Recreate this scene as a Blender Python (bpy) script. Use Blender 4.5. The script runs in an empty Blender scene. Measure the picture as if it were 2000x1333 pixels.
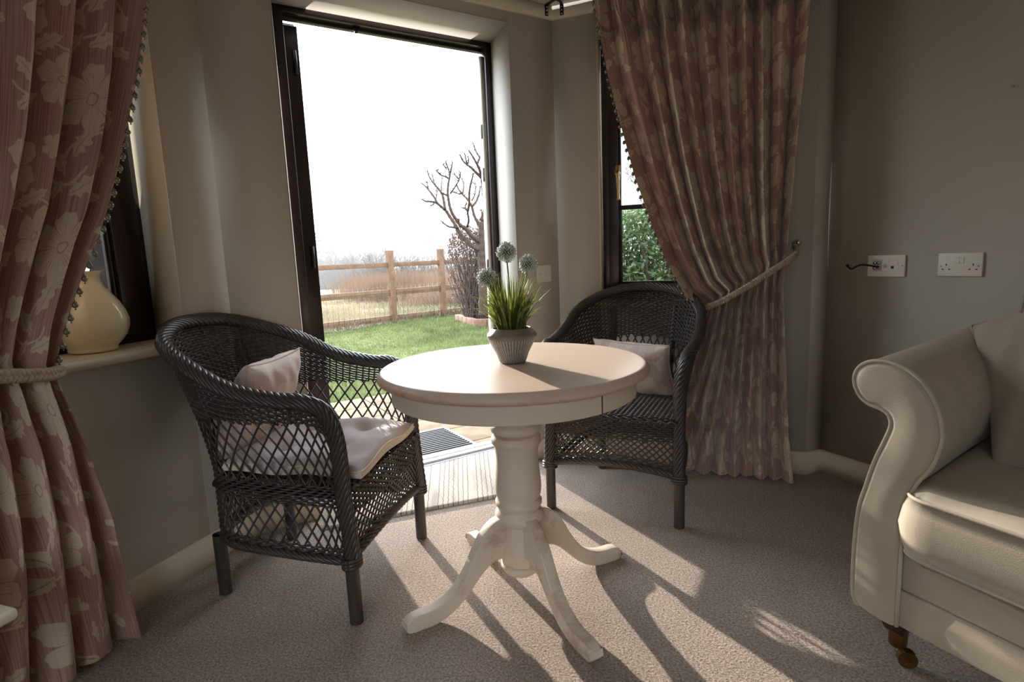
import bpy, math, random
import numpy as np
from mathutils import Matrix, Vector
random.seed(7); RNG = np.random.default_rng(7)
S = bpy.context.scene
COL = S.collection
PI = math.pi

# ------------------------------------------------------------------ camera
F_PX, PITCH, ROLL, CAM_H = 1122.3, math.radians(8.466), math.radians(2.369), 1.0707
cp, sp, cr, sr = math.cos(PITCH), math.sin(PITCH), math.cos(ROLL), math.sin(ROLL)
vr, vd, vf = np.array([1, 0, 0.]), np.array([0, -sp, -cp]), np.array([0, cp, -sp])
CR, CD = cr*vr+sr*vd, -sr*vr+cr*vd
cam = bpy.data.objects.new('camera', bpy.data.cameras.new('camera'))
COL.objects.link(cam)
m = Matrix.Identity(4)
for i in range(3):
    m[i][0], m[i][1], m[i][2] = CR[i], -CD[i], -vf[i]
m[2][3] = CAM_H
cam.matrix_world = m
cam.data.sensor_width = 36; cam.data.lens = F_PX/2000*36
cam.data.clip_start = .02; cam.data.clip_end = 2000
S.camera = cam

# ------------------------------------------------------------------ light
SUN_AZ, SUN_EL, SUN_STRENGTH = 152.0, 12.8, 10.2      # azimuth the light travels towards, elevation
SKY_STRENGTH = 1.0
S.view_settings.view_transform = 'Standard'
S.view_settings.look = 'None'
S.view_settings.gamma = 1
S.view_settings.use_curve_mapping = False
S.view_settings.exposure = 0.3
a, e = math.radians(SUN_AZ), math.radians(SUN_EL)
sd = Vector((math.sin(a)*math.cos(e), math.cos(a)*math.cos(e), -math.sin(e)))
sun = bpy.data.objects.new('sun', bpy.data.lights.new('sun', 'SUN'))
sun.data.energy = SUN_STRENGTH; sun.data.angle = math.radians(0.7); sun.data.color = (1, .93, .84)
sun.rotation_euler = (-sd).to_track_quat('Z', 'Y').to_euler()
COL.objects.link(sun)

W = bpy.data.worlds.new('sky'); S.world = W; W.use_nodes = True
nt = W.node_tree; nt.nodes.clear()
def wn(t, **k):
    n = nt.nodes.new(t)
    for a_, b_ in k.items(): setattr(n, a_, b_)
    return n
tc = wn('ShaderNodeTexCoord'); sx = wn('ShaderNodeSeparateXYZ'); nt.links.new(tc.outputs['Generated'], sx.inputs[0])
mp = wn('ShaderNodeMapping'); mp.inputs['Scale'].default_value = (1, 1, 4); nt.links.new(tc.outputs['Generated'], mp.inputs[0])
no = wn('ShaderNodeTexNoise'); no.inputs['Scale'].default_value = 2.2; no.inputs['Detail'].default_value = 5; nt.links.new(mp.outputs[0], no.inputs['Vector'])
mr = wn('ShaderNodeMapRange'); mr.inputs[1].default_value = .42; mr.inputs[2].default_value = .72; nt.links.new(no.outputs[0], mr.inputs[0])
mx = wn('ShaderNodeMix', data_type='RGBA'); nt.links.new(mr.outputs[0], mx.inputs[0])
mx.inputs[6].default_value = (.72, .83, .95, 1); mx.inputs[7].default_value = (1.0, 1.0, 1.0, 1)
el = wn('ShaderNodeMapRange'); el.inputs[1].default_value = .10; el.inputs[2].default_value = .34; el.inputs[3].default_value = .80; el.inputs[4].default_value = 7.0
nt.links.new(sx.outputs[2], el.inputs[0])
bg = wn('ShaderNodeBackground'); nt.links.new(mx.outputs[2], bg.inputs[0])
mm = wn('ShaderNodeMath', operation='MULTIPLY'); nt.links.new(el.outputs[0], mm.inputs[0]); mm.inputs[1].default_value = SKY_STRENGTH
nt.links.new(mm.outputs[0], bg.inputs[1])
wo = wn('ShaderNodeOutputWorld'); nt.links.new(bg.outputs[0], wo.inputs[0])
S.cycles.max_bounces = 10; S.cycles.diffuse_bounces = 6; S.cycles.transparent_max_bounces = 12
S.cycles.use_denoising = True; S.cycles.caustics_reflective = False; S.cycles.caustics_refractive = False
S.cycles.sample_clamp_indirect = 6

# ------------------------------------------------------------------ material helpers
class X:                                                # tiny expression builder on shader math nodes
    nt = None
    def __init__(s, v): s.v = v
    @staticmethod
    def n(op, *a):
        nd = X.nt.nodes.new('ShaderNodeMath'); nd.operation = op
        for i, q in enumerate(a):
            q = q.v if isinstance(q, X) else q
            if isinstance(q, (int, float)): nd.inputs[i].default_value = q
            else: X.nt.links.new(q, nd.inputs[i])
        return X(nd.outputs[0])
    def __add__(s, o): return X.n('ADD', s, o)
    __radd__ = __add__
    def __sub__(s, o): return X.n('SUBTRACT', s, o)
    def __rsub__(s, o): return X.n('SUBTRACT', o, s)
    def __mul__(s, o): return X.n('MULTIPLY', s, o)
    __rmul__ = __mul__
    def __truediv__(s, o): return X.n('DIVIDE', s, o)
    def __lt__(s, o): return X.n('LESS_THAN', s, o)
    def __gt__(s, o): return X.n('GREATER_THAN', s, o)
def xabs(a): return X.n('ABSOLUTE', a)
def xmax(a, b): return X.n('MAXIMUM', a, b)
def xmin(a, b): return X.n('MINIMUM', a, b)

def mat(name, color=(.5, .5, .5), rough=.6, metal=0, spec=.5, **k):
    M = bpy.data.materials.new(name); M.use_nodes = True
    b = M.node_tree.nodes['Principled BSDF']
    b.inputs['Base Color'].default_value = (*color, 1); b.inputs['Roughness'].default_value = rough
    b.inputs['Metallic'].default_value = metal; b.inputs['Specular IOR Level'].default_value = spec
    for q, v in k.items(): b.inputs[q.replace('_', ' ')].default_value = v
    M['bsdf'] = 1
    return M
def B(M): return M.node_tree.nodes['Principled BSDF']
def node(M, t, ins=None, **k):
    n = M.node_tree.nodes.new(t)
    for a_, b_ in k.items(): setattr(n, a_, b_)
    for a_, b_ in (ins or {}).items():
        if hasattr(b_, 'is_linked') or isinstance(b_, bpy.types.NodeSocket): M.node_tree.links.new(b_, n.inputs[a_])
        else: n.inputs[a_].default_value = b_
    return n
def coords(M, which='Object', scale=(1, 1, 1), rot=(0, 0, 0)):
    t = node(M, 'ShaderNodeTexCoord')
    return node(M, 'ShaderNodeMapping', {'Vector': t.outputs[which], 'Scale': scale, 'Rotation': rot}).outputs[0]
def ramp(M, fac, stops):
    r = node(M, 'ShaderNodeValToRGB'); M.node_tree.links.new(fac, r.inputs[0])
    el_ = r.color_ramp.elements
    while len(el_) > 1: el_.remove(el_[0])
    el_[0].position, el_[0].color = stops[0][0], (*stops[0][1], 1)
    for p, c in stops[1:]:
        q = el_.new(p); q.color = (*c, 1)
    return r.outputs[0]
def noise(M, vec, scale, detail=3, rough=.5):
    return node(M, 'ShaderNodeTexNoise', {'Vector': vec, 'Scale': scale, 'Detail': detail, 'Roughness': rough}).outputs[0]
def bump(M, h, strength=.3, dist=.01):
    b = node(M, 'ShaderNodeBump', {'Height': h, 'Strength': strength, 'Distance': dist})
    M.node_tree.links.new(b.outputs[0], B(M).inputs['Normal'])
def setcol(M, c): M.node_tree.links.new(c, B(M).inputs['Base Color'])
def srgb(r, g, b):
    f = lambda c: (c/255/12.92) if c/255 <= .04045 else ((c/255+.055)/1.055)**2.4
    return (f(r), f(g), f(b))
def simple(name, c, rough=.6, var=.12, scale=30, bs=.0, bscale=200, bd=.002, which='Object', sc=(1, 1, 1), **k):
    M = mat(name, c, rough, **k); v = coords(M, which, sc)
    lo = tuple(x*(1-var) for x in c); hi = tuple(min(1, x*(1+var)) for x in c)
    setcol(M, ramp(M, noise(M, v, scale, 4), [(.3, lo), (.7, hi)]))
    if bs: bump(M, noise(M, v, bscale, 3), bs, bd)
    return M

WALLC = srgb(196, 188, 175)
M_wall = simple('painted_wall', WALLC, .85, .03, 3, .15, 120, .001)
M_cream = simple('cream_gloss_paint', srgb(224, 212, 190), .62, .03, 8, .05, 60, .001)
M_reveal_lit = simple('cream_paint_lit', srgb(240, 230, 206), .7, .02, 3)  # lighter copy of the reveal cream, window daylight put into its colour
M_reveal = simple('cream_wall_paint', srgb(200, 194, 186), .8, .03, 3, .1, 120, .001)
M_ceil = simple('ceiling_paint', srgb(205, 198, 186), .9, .02, 3)
M_dark = simple('dark_stained_wood', srgb(36, 22, 25), .28, .3, 12, .12, 90, .001, sc=(1, 1, .08))
M_out = simple('outer_brick', srgb(140, 90, 70), .9, .2, 20)
M_white = simple('white_plastic', srgb(232, 226, 212), .35, .02, 10)
M_grey = simple('light_grey_plastic', srgb(200, 195, 185), .4, .02, 10)
M_black = simple('black_plastic', srgb(22, 20, 20), .45, .1, 10)
M_alu = simple('aluminium', srgb(196, 198, 202), .5, .05, 60, spec=.3)
M_brass = simple('brass', srgb(196, 164, 110), .25, .08, 40, metal=1.0)
M_oldbrass = simple('tarnished_brass', srgb(120, 88, 48), .35, .2, 40, metal=.9)
M_chrome = simple('chrome', srgb(200, 198, 192), .15, .05, 30, metal=1.0)
M_bead = simple('pewter_bead', srgb(122, 116, 98), .25, .25, 60, metal=.5)
M_wicker = simple('charcoal_wicker', srgb(64, 57, 53), .36, .35, 160, spec=.5)
M_wickcore = simple('dark_wicker_core', srgb(20, 18, 17), .7, .2, 50)
M_sofa = simple('beige_velvet', srgb(164, 150, 130), .9, .05, 14, .25, 500, .0015, Sheen_Weight=.1)
M_pipe = simple('beige_piping', srgb(168, 154, 134), .75, .06, 60)
M_taupe = simple('taupe_velvet', srgb(150, 134, 116), .85, .06, 14, .3, 420, .0015, Sheen_Weight=.3)
M_legwood = simple('mahogany', srgb(60, 28, 22), .3, .2, 20)
M_rope = simple('beige_cord', srgb(176, 156, 136), .85, .12, 120, .3, 500, .001)
M_pad = simple('lilac_grey_cotton', srgb(188, 176, 176), .85, .04, 10, .25, 600, .001)
M_padside = simple('cream_cotton', srgb(214, 204, 186), .85, .04, 10, .25, 600, .001)
M_vase = simple('cream_glazed_ceramic', srgb(236, 226, 192), .14, .04, 12, .12, 30, .003, spec=.6)
M_soil = simple('dark_foam', srgb(30, 30, 22), .9, .3, 60)
M_patio = None

# carpet
M_carpet = mat('carpet', srgb(176, 158, 146), .95, spec=.1, Sheen_Weight=.25)
v = coords(M_carpet)
n1 = noise(M_carpet, v, 150, 4, .65); n2 = noise(M_carpet, v, 5, 4)
c1 = ramp(M_carpet, n1, [(.32, srgb(124, 104, 92)), (.5, srgb(182, 162, 146)), (.66, srgb(222, 205, 188))])
c2 = ramp(M_carpet, n2, [(.3, (.82, .82, .82)), (.7, (1, 1, 1))])
mxx = node(M_carpet, 'ShaderNodeMix', {0: 1.0, 6: c1, 7: c2}, data_type='RGBA', blend_type='MULTIPLY'); setcol(M_carpet, mxx.outputs[2])
bump(M_carpet, n1, 1.0, .012)

# distressed painted wood
def painted(name, base, edge, amount=.5):
    M = mat(name, base, .42); v = coords(M, 'Object', (1, 1, 1)); g = node(M, 'ShaderNodeNewGeometry')
    X.nt = M.node_tree
    w = X(g.outputs['Pointiness']); nz = X(noise(M, v, 9, 5, .65)); st = X(noise(M, coords(M, 'Object', (3, 30, 30)), 3, 4))
    f = (w-.505)*20*xmin(xmax(nz*2.4-.75, 0.0), 1.0) + (nz-.63)*2.0*amount + (st-.55)*.9*amount
    f = xmin(xmax(f, 0.0), 1.0)
    col = ramp(M, f.v, [(0, base), (.25, tuple(.6*b+.4*e_ for b, e_ in zip(base, edge))), (1, edge)])
    setcol(M, col); bump(M, st.v, .1, .002)
    return M
M_table = painted('distressed_cream_paint', srgb(216, 200, 178), srgb(150, 96, 66), .5)
M_top = mat('worn_table_top', srgb(214, 190, 164), .38); X.nt = M_top.node_tree
v = coords(M_top); sp3 = node(M_top, 'ShaderNodeSeparateXYZ', {0: v}); rx_, ry_ = X(sp3.outputs[0]), X(sp3.outputs[1]); rr_ = X.n('SQRT', rx_*rx_+ry_*ry_)
gr_ = X(noise(M_top, coords(M_top, 'Object', (2.5, 22, 10), (0, 0, .35)), 3, 5, .6)); bl_ = X(noise(M_top, v, 5, 4, .6))
f_ = xmin(xmax((rr_-.391)*60*xmin(xmax(bl_*2.2-.65, 0.12), 1.0)*.75 + (gr_-.55)*1.0 + (bl_-.60)*.9, 0.0), 1.0)
setcol(M_top, ramp(M_top, f_.v, [(0, srgb(212, 188, 168)), (.2, srgb(208, 178, 154)), (.6, srgb(186, 138, 104)), (1, srgb(166, 112, 78))])); bump(M_top, gr_.v, .08, .001)

# damask fabric
def damask(name, ground, stripe, motif, sc=1.0):
    M = mat(name, ground, .75, spec=.25, Sheen_Weight=.35); X.nt = M.node_tree
    t = node(M, 'ShaderNodeTexCoord'); wz = node(M, 'ShaderNodeTexNoise', {'Vector': t.outputs['UV'], 'Scale': 14.0, 'Detail': 2.0})
    sep = node(M, 'ShaderNodeSeparateXYZ', {0: t.outputs['UV']}); sw = node(M, 'ShaderNodeSeparateXYZ', {0: wz.outputs['Color']})
    u0, v0 = X(sep.outputs[0]), X(sep.outputs[1])
    u = (u0 + (X(sw.outputs[0])-.5)*.03)*sc; v = (v0 + (X(sw.outputs[1])-.5)*.03)*sc
    TU, TV = .31, .40
    col_ = X.n('FLOOR', u/TU); odd = X.n('FLOORED_MODULO', col_, 2.0)
    qx = (u/TU-col_-.5)*TU
    vv = v/TV + odd*.5; qy = (vv-X.n('FLOOR', vv)-.5)*TV
    mask = X.n('ADD', 0.0, 0.0); line = X.n('ADD', 0.0, 0.0)
    def flower(cx, cy, R, n, rot, sq=1.0):
        nonlocal mask, line
        dx, dy = qx-cx, (qy-cy)*sq
        r = X.n('SQRT', dx*dx+dy*dy); th = X.n('ARCTAN2', dy, dx)+rot
        c = xabs(X.n('COSINE', th*(n/2)))
        rad = (X.n('POWER', c, .55)*.42+.58+X.n('SINE', th*n*3.0)*.035)*R
        mask = xmax(mask, r < rad)
        s_ = xabs(X.n('SINE', th*(n/2)+PI/2)) < .045
        s2 = (xabs(X.n('SINE', th*(n*1.5))) < .12)*(r < R*.62)*(r > R*.2)
        line = xmax(line, (1-c > .93)*(r < rad)*(r > R*.16)); line = xmax(line, s2*(r < rad))
        line = xmax(line, (xabs(r-R*.15) < R*.025))
    def leaf(cx, cy, ang, L, Wd):
        nonlocal mask, line
        ca, sa = math.cos(ang), math.sin(ang); dx, dy = qx-cx, qy-cy
        x = dx*ca+dy*sa; y = dy*ca-dx*sa; k = 1-(x/L)*(x/L)
        mask = xmax(mask, xabs(y) < k*Wd*(1+.25*X.n('SINE', x*260)))
        line = xmax(line, (xabs(y) < .0011)*(x < L*.6)*(xabs(y) < k*Wd))
    def arc(cx, cy, R, ax, ay, w=.0035):
        nonlocal mask
        dx, dy = qx-cx, qy-cy; r = X.n('SQRT', dx*dx+dy*dy)
        mask = xmax(mask, (xabs(r-R) < w)*((dx*ax+dy*ay) > R*.25))
    flower(-.05, .085, .085, 6, .4, .9); flower(.075, -.085, .062, 5, 1.1, .85); flower(.07, .14, .034, 5, .2)
    leaf(-.06, -.035, 1.2, .046, .019); leaf(.035, .01, .5, .046, .019); leaf(-.11, -.09, 2.3, .04, .017)
    leaf(-.03, -.15, .5, .05, .019); leaf(.12, .05, 1.9, .04, .015); leaf(.13, -.17, 2.6, .034, .014); leaf(-.105, -.165, 1.0, .03, .012)
    arc(-.02, -.09, .075, -.7, .7); arc(.03, -.09, .10, .3, .95, .003); arc(-.09, -.10, .05, .2, -1)
    mask = mask*(1-line*.9)
    st = node(M, 'ShaderNodeTexNoise', {'Vector': coords(M, 'UV', (1, .012, 1)), 'Scale': 330.0, 'Detail': 1.0}).outputs[0]
    gcol = ramp(M, st, [(.36, stripe), (.52, ground), (.72, tuple(.75*a_+.25*b_ for a_, b_ in zip(ground, motif)))])
    mcol = ramp(M, st, [(.3, tuple(x_*.93 for x_ in motif)), (.7, motif)])
    mixn = node(M, 'ShaderNodeMix', {0: (mask*.85).v, 6: gcol, 7: mcol}, data_type='RGBA'); setcol(M, mixn.outputs[2])
    b_ = node(M, 'ShaderNodeBump', {'Height': noise(M, t.outputs['UV'], 900, 2), 'Strength': .15, 'Distance': .001}); M.node_tree.links.new(b_.outputs[0], B(M).inputs['Normal'])
    return M
M_curtain = damask('floral_damask', srgb(170, 136, 122), srgb(150, 110, 98), srgb(206, 188, 162))
M_pillow = damask('pale_pink_damask', srgb(206, 184, 176), srgb(196, 170, 164), srgb(222, 210, 194), 1.0)

def leafmat(name, c, tr=.35, rough=.5, var=.3, scale=4):
    M = mat(name, c, rough); v = coords(M)
    lo = tuple(x*(1-var) for x in c); hi = tuple(min(1, x*(1+var)) for x in c)
    cc = ramp(M, noise(M, v, scale, 3), [(.3, lo), (.7, hi)]); setcol(M, cc)
    t = node(M, 'ShaderNodeBsdfTranslucent', {'Color': cc}); mx_ = node(M, 'ShaderNodeMixShader', {0: tr, 1: B(M).outputs[0], 2: t.outputs[0]})
    M.node_tree.links.new(mx_.outputs[0], M.node_tree.nodes['Material Output'].inputs[0])
    return M
M_blade = leafmat('pot_grass_green', srgb(108, 118, 52), .4, .45, .5, 60)
M_lawn = leafmat('lawn_green', srgb(98, 108, 66), .42, .6, .3, 3)
M_lawnsoil = simple('lawn_soil', srgb(84, 90, 54), .95, .3, 8, spec=.05)
M_dry = leafmat('dry_reed', srgb(110, 90, 74), .35, .7, .3, .6)
M_field = simple('rough_field', srgb(106, 95, 74), .95, .22, 1.5)
M_allium = simple('silver_green_floret', srgb(212, 218, 210), .6, .3, 200)
M_alliumd = simple('green_grey_floret', srgb(96, 110, 92), .6, .3, 200)
M_bark = simple('tree_bark', srgb(66, 51, 43), .9, .3, 14, .3, 60, .01)
M_twig = simple('dark_twig', srgb(84, 70, 64), .9, .3, 20)
M_farwood = simple('grey_twig', srgb(84, 80, 78), .95, .2, 2)
M_conif = leafmat('dark_conifer', srgb(66, 80, 70), .2, .7, .3, 2)
M_hedge = leafmat('hedge_leaf', srgb(86, 104, 66), .35, .4, .35, 5)
M_fence = simple('fence_timber', srgb(112, 85, 64), .8, .25, 9, .2, 40, .004)
M_wire = simple('wire', srgb(110, 100, 90), .5, .1, 10, metal=.5)
M_soilo = simple('planter_soil', srgb(96, 72, 62), .95, .4, 20)
M_brick = simple('edging_brick', srgb(128, 98, 82), .9, .2, 18, .3, 60, .005)
M_paving = simple('sandstone_paving', srgb(112, 98, 82), .95, .2, 9, .4, 50, .004, spec=.05)
M_hedgebrown = leafmat('brown_leaf', srgb(92, 72, 66), .2, .7, .3, 6)

M_glass = bpy.data.materials.new('window_glass'); M_glass.use_nodes = True
g_ = M_glass.node_tree; g_.nodes.clear()
o_ = g_.nodes.new('ShaderNodeOutputMaterial'); tr_ = g_.nodes.new('ShaderNodeBsdfTransparent'); gl_ = g_.nodes.new('ShaderNodeBsdfGlossy'); gl_.inputs['Roughness'].default_value = .02
fr_ = g_.nodes.new('ShaderNodeFresnel'); fr_.inputs[0].default_value = 1.3; mi_ = g_.nodes.new('ShaderNodeMixShader'); tr_.inputs[0].default_value = (.94, .96, .95, 1)
g_.links.new(fr_.outputs[0], mi_.inputs[0]); g_.links.new(tr_.outputs[0], mi_.inputs[1]); g_.links.new(gl_.outputs[0], mi_.inputs[2]); g_.links.new(mi_.outputs[0], o_.inputs[0])

# ------------------------------------------------------------------ mesh helpers
class MB:
    def __init__(s): s.v = []; s.f = []; s.uv = []; s.n = 0; s.hasuv = False
    def add(s, v, f, uv=None):
        v = np.asarray(v, float)
        s.v.append(v); s.f.append((np.asarray(f, int)+s.n)); s.n += len(v)
        if uv is not None: s.hasuv = True
        s.uv.append(np.zeros((len(v), 2)) if uv is None else np.asarray(uv, float))
        return s
    def box(s, a, b, R=None, t=None):
        x0, y0, z0 = a; x1, y1, z1 = b
        v = np.array([(x, y, z) for z in (z0, z1) for y in (y0, y1) for x in (x0, x1)], float)
        if R is not None: v = v@np.asarray(R).T
        if t is not None: v = v+np.asarray(t)
        return s.add(v, [(0, 2, 3, 1), (4, 5, 7, 6), (0, 1, 5, 4), (2, 6, 7, 3), (0, 4, 6, 2), (1, 3, 7, 5)])
    def prism(s, quad, z0, z1):                        # plan quad (ccw or cw), vertical prism
        q = np.array(quad, float); ar = sum(q[i][0]*q[(i+1) % 4][1]-q[(i+1) % 4][0]*q[i][1] for i in range(4))
        if ar < 0: q = q[::-1]
        v = np.vstack([np.c_[q, np.full(4, z0)], np.c_[q, np.full(4, z1)]])
        return s.add(v, [(3, 2, 1, 0), (4, 5, 6, 7)]+[(i, (i+1) % 4, 4+(i+1) % 4, 4+i) for i in range(4)])
    def tube(s, path, r, sides=6, closed=False, caps=True):
        p = np.asarray(path, float); n = len(p)
        r = np.broadcast_to(np.asarray(r, float), (n,))
        if closed: t = np.roll(p, -1, 0)-np.roll(p, 1, 0)
        else: t = np.gradient(p, axis=0)
        t /= np.linalg.norm(t, axis=1, keepdims=True)+1e-12
        ref = np.array([0, 0, 1.]) if abs(t[:, 2]).mean() < .8 else np.array([1., .13, 0])
        a_ = np.cross(ref, t); a_ /= np.linalg.norm(a_, axis=1, keepdims=True)+1e-9
        for i in range(1, n):
            if a_[i]@a_[i-1] < 0: a_[i] *= -1
        b_ = np.cross(t, a_)
        th = np.arange(sides)*2*PI/sides
        v = p[:, None]+r[:, None, None]*(a_[:, None]*np.cos(th)[None, :, None]+b_[:, None]*np.sin(th)[None, :, None])
        i = np.arange(n if closed else n-1)[:, None]; j = np.arange(sides)[None]
        i2 = (i+1) % n; j2 = (j+1) % sides
        f = np.stack([i*sides+j, i*sides+j2, i2*sides+j2, i2*sides+j], -1).reshape(-1, 4)
        s.add(v.reshape(-1, 3), f)
        if caps and not closed and sides in (4,):
            b0 = s.n-n*sides
            s.f.append(np.array([[b0+3, b0+2, b0+1, b0], [b0+(n-1)*sides+k for k in range(4)]]))
        elif caps and not closed:
            base = s.n-n*sides
            for k, rr in ((0, range(sides)), (n-1, range(sides))):
                c_ = s.n; s.add([p[k]], np.zeros((0, 3), int))
                tri = [(base+k*sides+q, base+k*sides+(q+1) % sides, c_) if k else (base+k*sides+(q+1) % sides, base+k*sides+q, c_) for q in rr]
                s.f.append(np.array(tri))
        return s
    def lathe(s, prof, n=48, c=(0, 0), fn=None):
        pr = np.array(prof, float); th = np.arange(n)*2*PI/n; v = []
        for (r, z) in pr:
            rr = r*np.ones(n)
            if fn is not None: rr = fn(r, z, th)
            v.append(np.c_[c[0]+rr*np.cos(th), c[1]+rr*np.sin(th), np.full(n, z)])
        k = len(pr); i = np.arange(k-1)[:, None]; j = np.arange(n)[None]; j2 = (j+1) % n
        f = np.stack([i*n+j, i*n+j2, (i+1)*n+j2, (i+1)*n+j], -1).reshape(-1, 4)
        return s.add(np.vstack(v), f)
    def grid(s, P, uv=None, flip=False):
        P = np.asarray(P, float); a_, b_ = P.shape[:2]
        i = np.arange(a_-1)[:, None]; j = np.arange(b_-1)[None]
        f = np.stack([i*b_+j, i*b_+j+1, (i+1)*b_+j+1, (i+1)*b_+j], -1).reshape(-1, 4)
        if flip: f = f[:, ::-1]
        return s.add(P.reshape(-1, 3), f, None if uv is None else np.asarray(uv).reshape(-1, 2))
    def build(s, name, material, parent=None, smooth=False, bevel=0, sub=0, weld=False, angle=None):
        me = bpy.data.meshes.new(name); V = np.vstack(s.v)
        lens = np.concatenate([np.full(len(f), f.shape[1]) for f in s.f if len(f)]); idx = np.concatenate([f.ravel() for f in s.f if len(f)])
        me.vertices.add(len(V)); me.vertices.foreach_set('co', V.ravel().astype(np.float32))
        me.loops.add(len(idx)); me.loops.foreach_set('vertex_index', idx.astype(np.int32))
        me.polygons.add(len(lens)); me.polygons.foreach_set('loop_start', np.concatenate([[0], np.cumsum(lens)[:-1]]).astype(np.int32))
        me.polygons.foreach_set('loop_total', lens.astype(np.int32))
        if smooth: me.polygons.foreach_set('use_smooth', np.ones(len(lens), bool))
        me.update(calc_edges=True)
        if s.hasuv:
            UV = np.vstack(s.uv)[idx]; l = me.uv_layers.new(name='UVMap'); l.data.foreach_set('uv', UV.ravel().astype(np.float32))
        me.validate()
        for mm_ in (material if isinstance(material, (list, tuple)) else [material]): me.materials.append(mm_)
        if smooth and angle: me.set_sharp_from_angle(angle=math.radians(angle))
        o = bpy.data.objects.new(name, me); COL.objects.link(o)
        if parent is not None: o.parent = parent
        if weld:
            w = o.modifiers.new('weld', 'WELD'); w.merge_threshold = .0002
        if bevel:
            b = o.modifiers.new('bevel', 'BEVEL'); b.width = bevel; b.segments = 3; b.limit_method = 'ANGLE'
        if sub:
            q = o.modifiers.new('sub', 'SUBSURF'); q.levels = sub; q.render_levels = sub
        return o
def tag(o, label=None, cat=None, group=None, kind=None):
    if label: o['label'] = label
    if cat: o['category'] = cat
    if group: o['group'] = group
    if kind: o['kind'] = kind
    return o
def empty(name, label, cat, loc=(0, 0, 0), rz=0, group=None):
    o = bpy.data.objects.new(name, None); COL.objects.link(o); o.location = loc; o.rotation_euler = (0, 0, rz); o.empty_display_size = .05
    return tag(o, label, cat, group)
def struct(o): o['kind'] = 'structure'; return o
def dup(o, parent=None):
    c = o.copy(); COL.objects.link(c)
    if parent is not None: c.parent = parent
    for ch in list(o.children): dup(ch, c)
    return c
def cat(P, n=8):
    P = np.asarray(P, float); P = np.vstack([2*P[0]-P[1], P, 2*P[-1]-P[-2]]); out = []
    for i in range(1, len(P)-2):
        a_, b_, c_, d_ = P[i-1:i+3]
        for t in np.linspace(0, 1, n, endpoint=False):
            out.append(.5*(2*b_+(c_-a_)*t+(2*a_-5*b_+4*c_-d_)*t*t+(3*b_-a_-3*c_+d_)*t**3))
    out.append(P[-2]); return np.array(out)
def resample(P, n):
    P = np.asarray(P, float); d = np.r_[0, np.cumsum(np.linalg.norm(np.diff(P, axis=0), axis=1))]
    t = np.linspace(0, d[-1], n); return np.stack([np.interp(t, d, P[:, k]) for k in range(P.shape[1])], 1)
def length(P): return np.linalg.norm(np.diff(P, axis=0), axis=1).sum()

# ------------------------------------------------------------------ the bay: wall frames
def frame(p0, az):
    a_ = math.radians(az); return np.array(p0), np.array([math.sin(a_), math.cos(a_)])
A_ = np.array([-1.068, 2.190]); Bc = np.array([.259, 3.017]); Rc = np.array([1.350, 2.574]); Rd = np.array([1.437, 2.605])
dD = (Bc-A_)/np.linalg.norm(Bc-A_); nD = np.array([-dD[1], dD[0]])            # outward
LA = np.array([-1.18, 1.867]); dL = (A_-LA)/np.linalg.norm(A_-LA); nL = np.array([-dL[1], dL[0]])   # outward (left)
dW = (Rc-Bc)/np.linalg.norm(Rc-Bc); nW = np.array([-dW[1], dW[0]])
dR = np.array([.4252, -.9051]); nR = np.array([.9051, .4252])
CEIL = 2.262
def PW(o, d, n, s, off, z=None):
    p = o+d*s+n*off
    return p if z is None else np.array([p[0], p[1], z])
def wall(name, o, d, n, L, T, z1, hole=None, skew=0, m=None, ext0=0, ext1=0):
    b = MB(); Q = lambda s0, s0o, s1, s1o, za, zb: b.prism([PW(o, d, n, s0, 0), PW(o, d, n, s1, 0), PW(o, d, n, s1o, T), PW(o, d, n, s0o, T)], za, zb)
    if hole is None: Q(0, -ext0, L, L+ext1, -.02, z1)
    else:
        h0, h1, za, zb = hole
        Q(0, -ext0, h0, h0+skew, -.02, z1); Q(h1, h1+skew, L, L+ext1, -.02, z1)
        if za > 0: Q(h0, h0+skew, h1, h1+skew, -.02, za)
        Q(h0, h0+skew, h1, h1+skew, zb, z1)
    return struct(b.build(name, m or M_wall))
LD = np.linalg.norm(Bc-A_); LW = np.linalg.norm(Rc-Bc)
DO = (.251, 1.312, 0, 2.155)
wall('wall_door', A_, dD, nD, LD, .33, CEIL+.1, DO, .072, ext0=.12, ext1=.16)
wall('wall_right_bay', Bc, dW, nW, LW, .14, CEIL+.1, (.217, .98, .82, 2.20), .01, ext0=.12, ext1=.03)
wall('wall_left', LA-dL*4.2, dL, nL, 4.2+float(np.linalg.norm(A_-LA)), .25, CEIL+.1, (4.2-1.05, 4.2+.132, .80, 2.20), .06, ext1=.1)
wall('wall_right', Rd, dR, nR, 5.2, .2, CEIL+.1)
b = MB(); b.prism([Rc, Rd, Rd+np.array([.02, .2]), Rc+np.array([.0, .2])], -.02, CEIL+.1); struct(b.build('wall_right_return', M_wall))
pL = LA-dL*4.2; pR = Rd+dR*5.2
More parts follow.
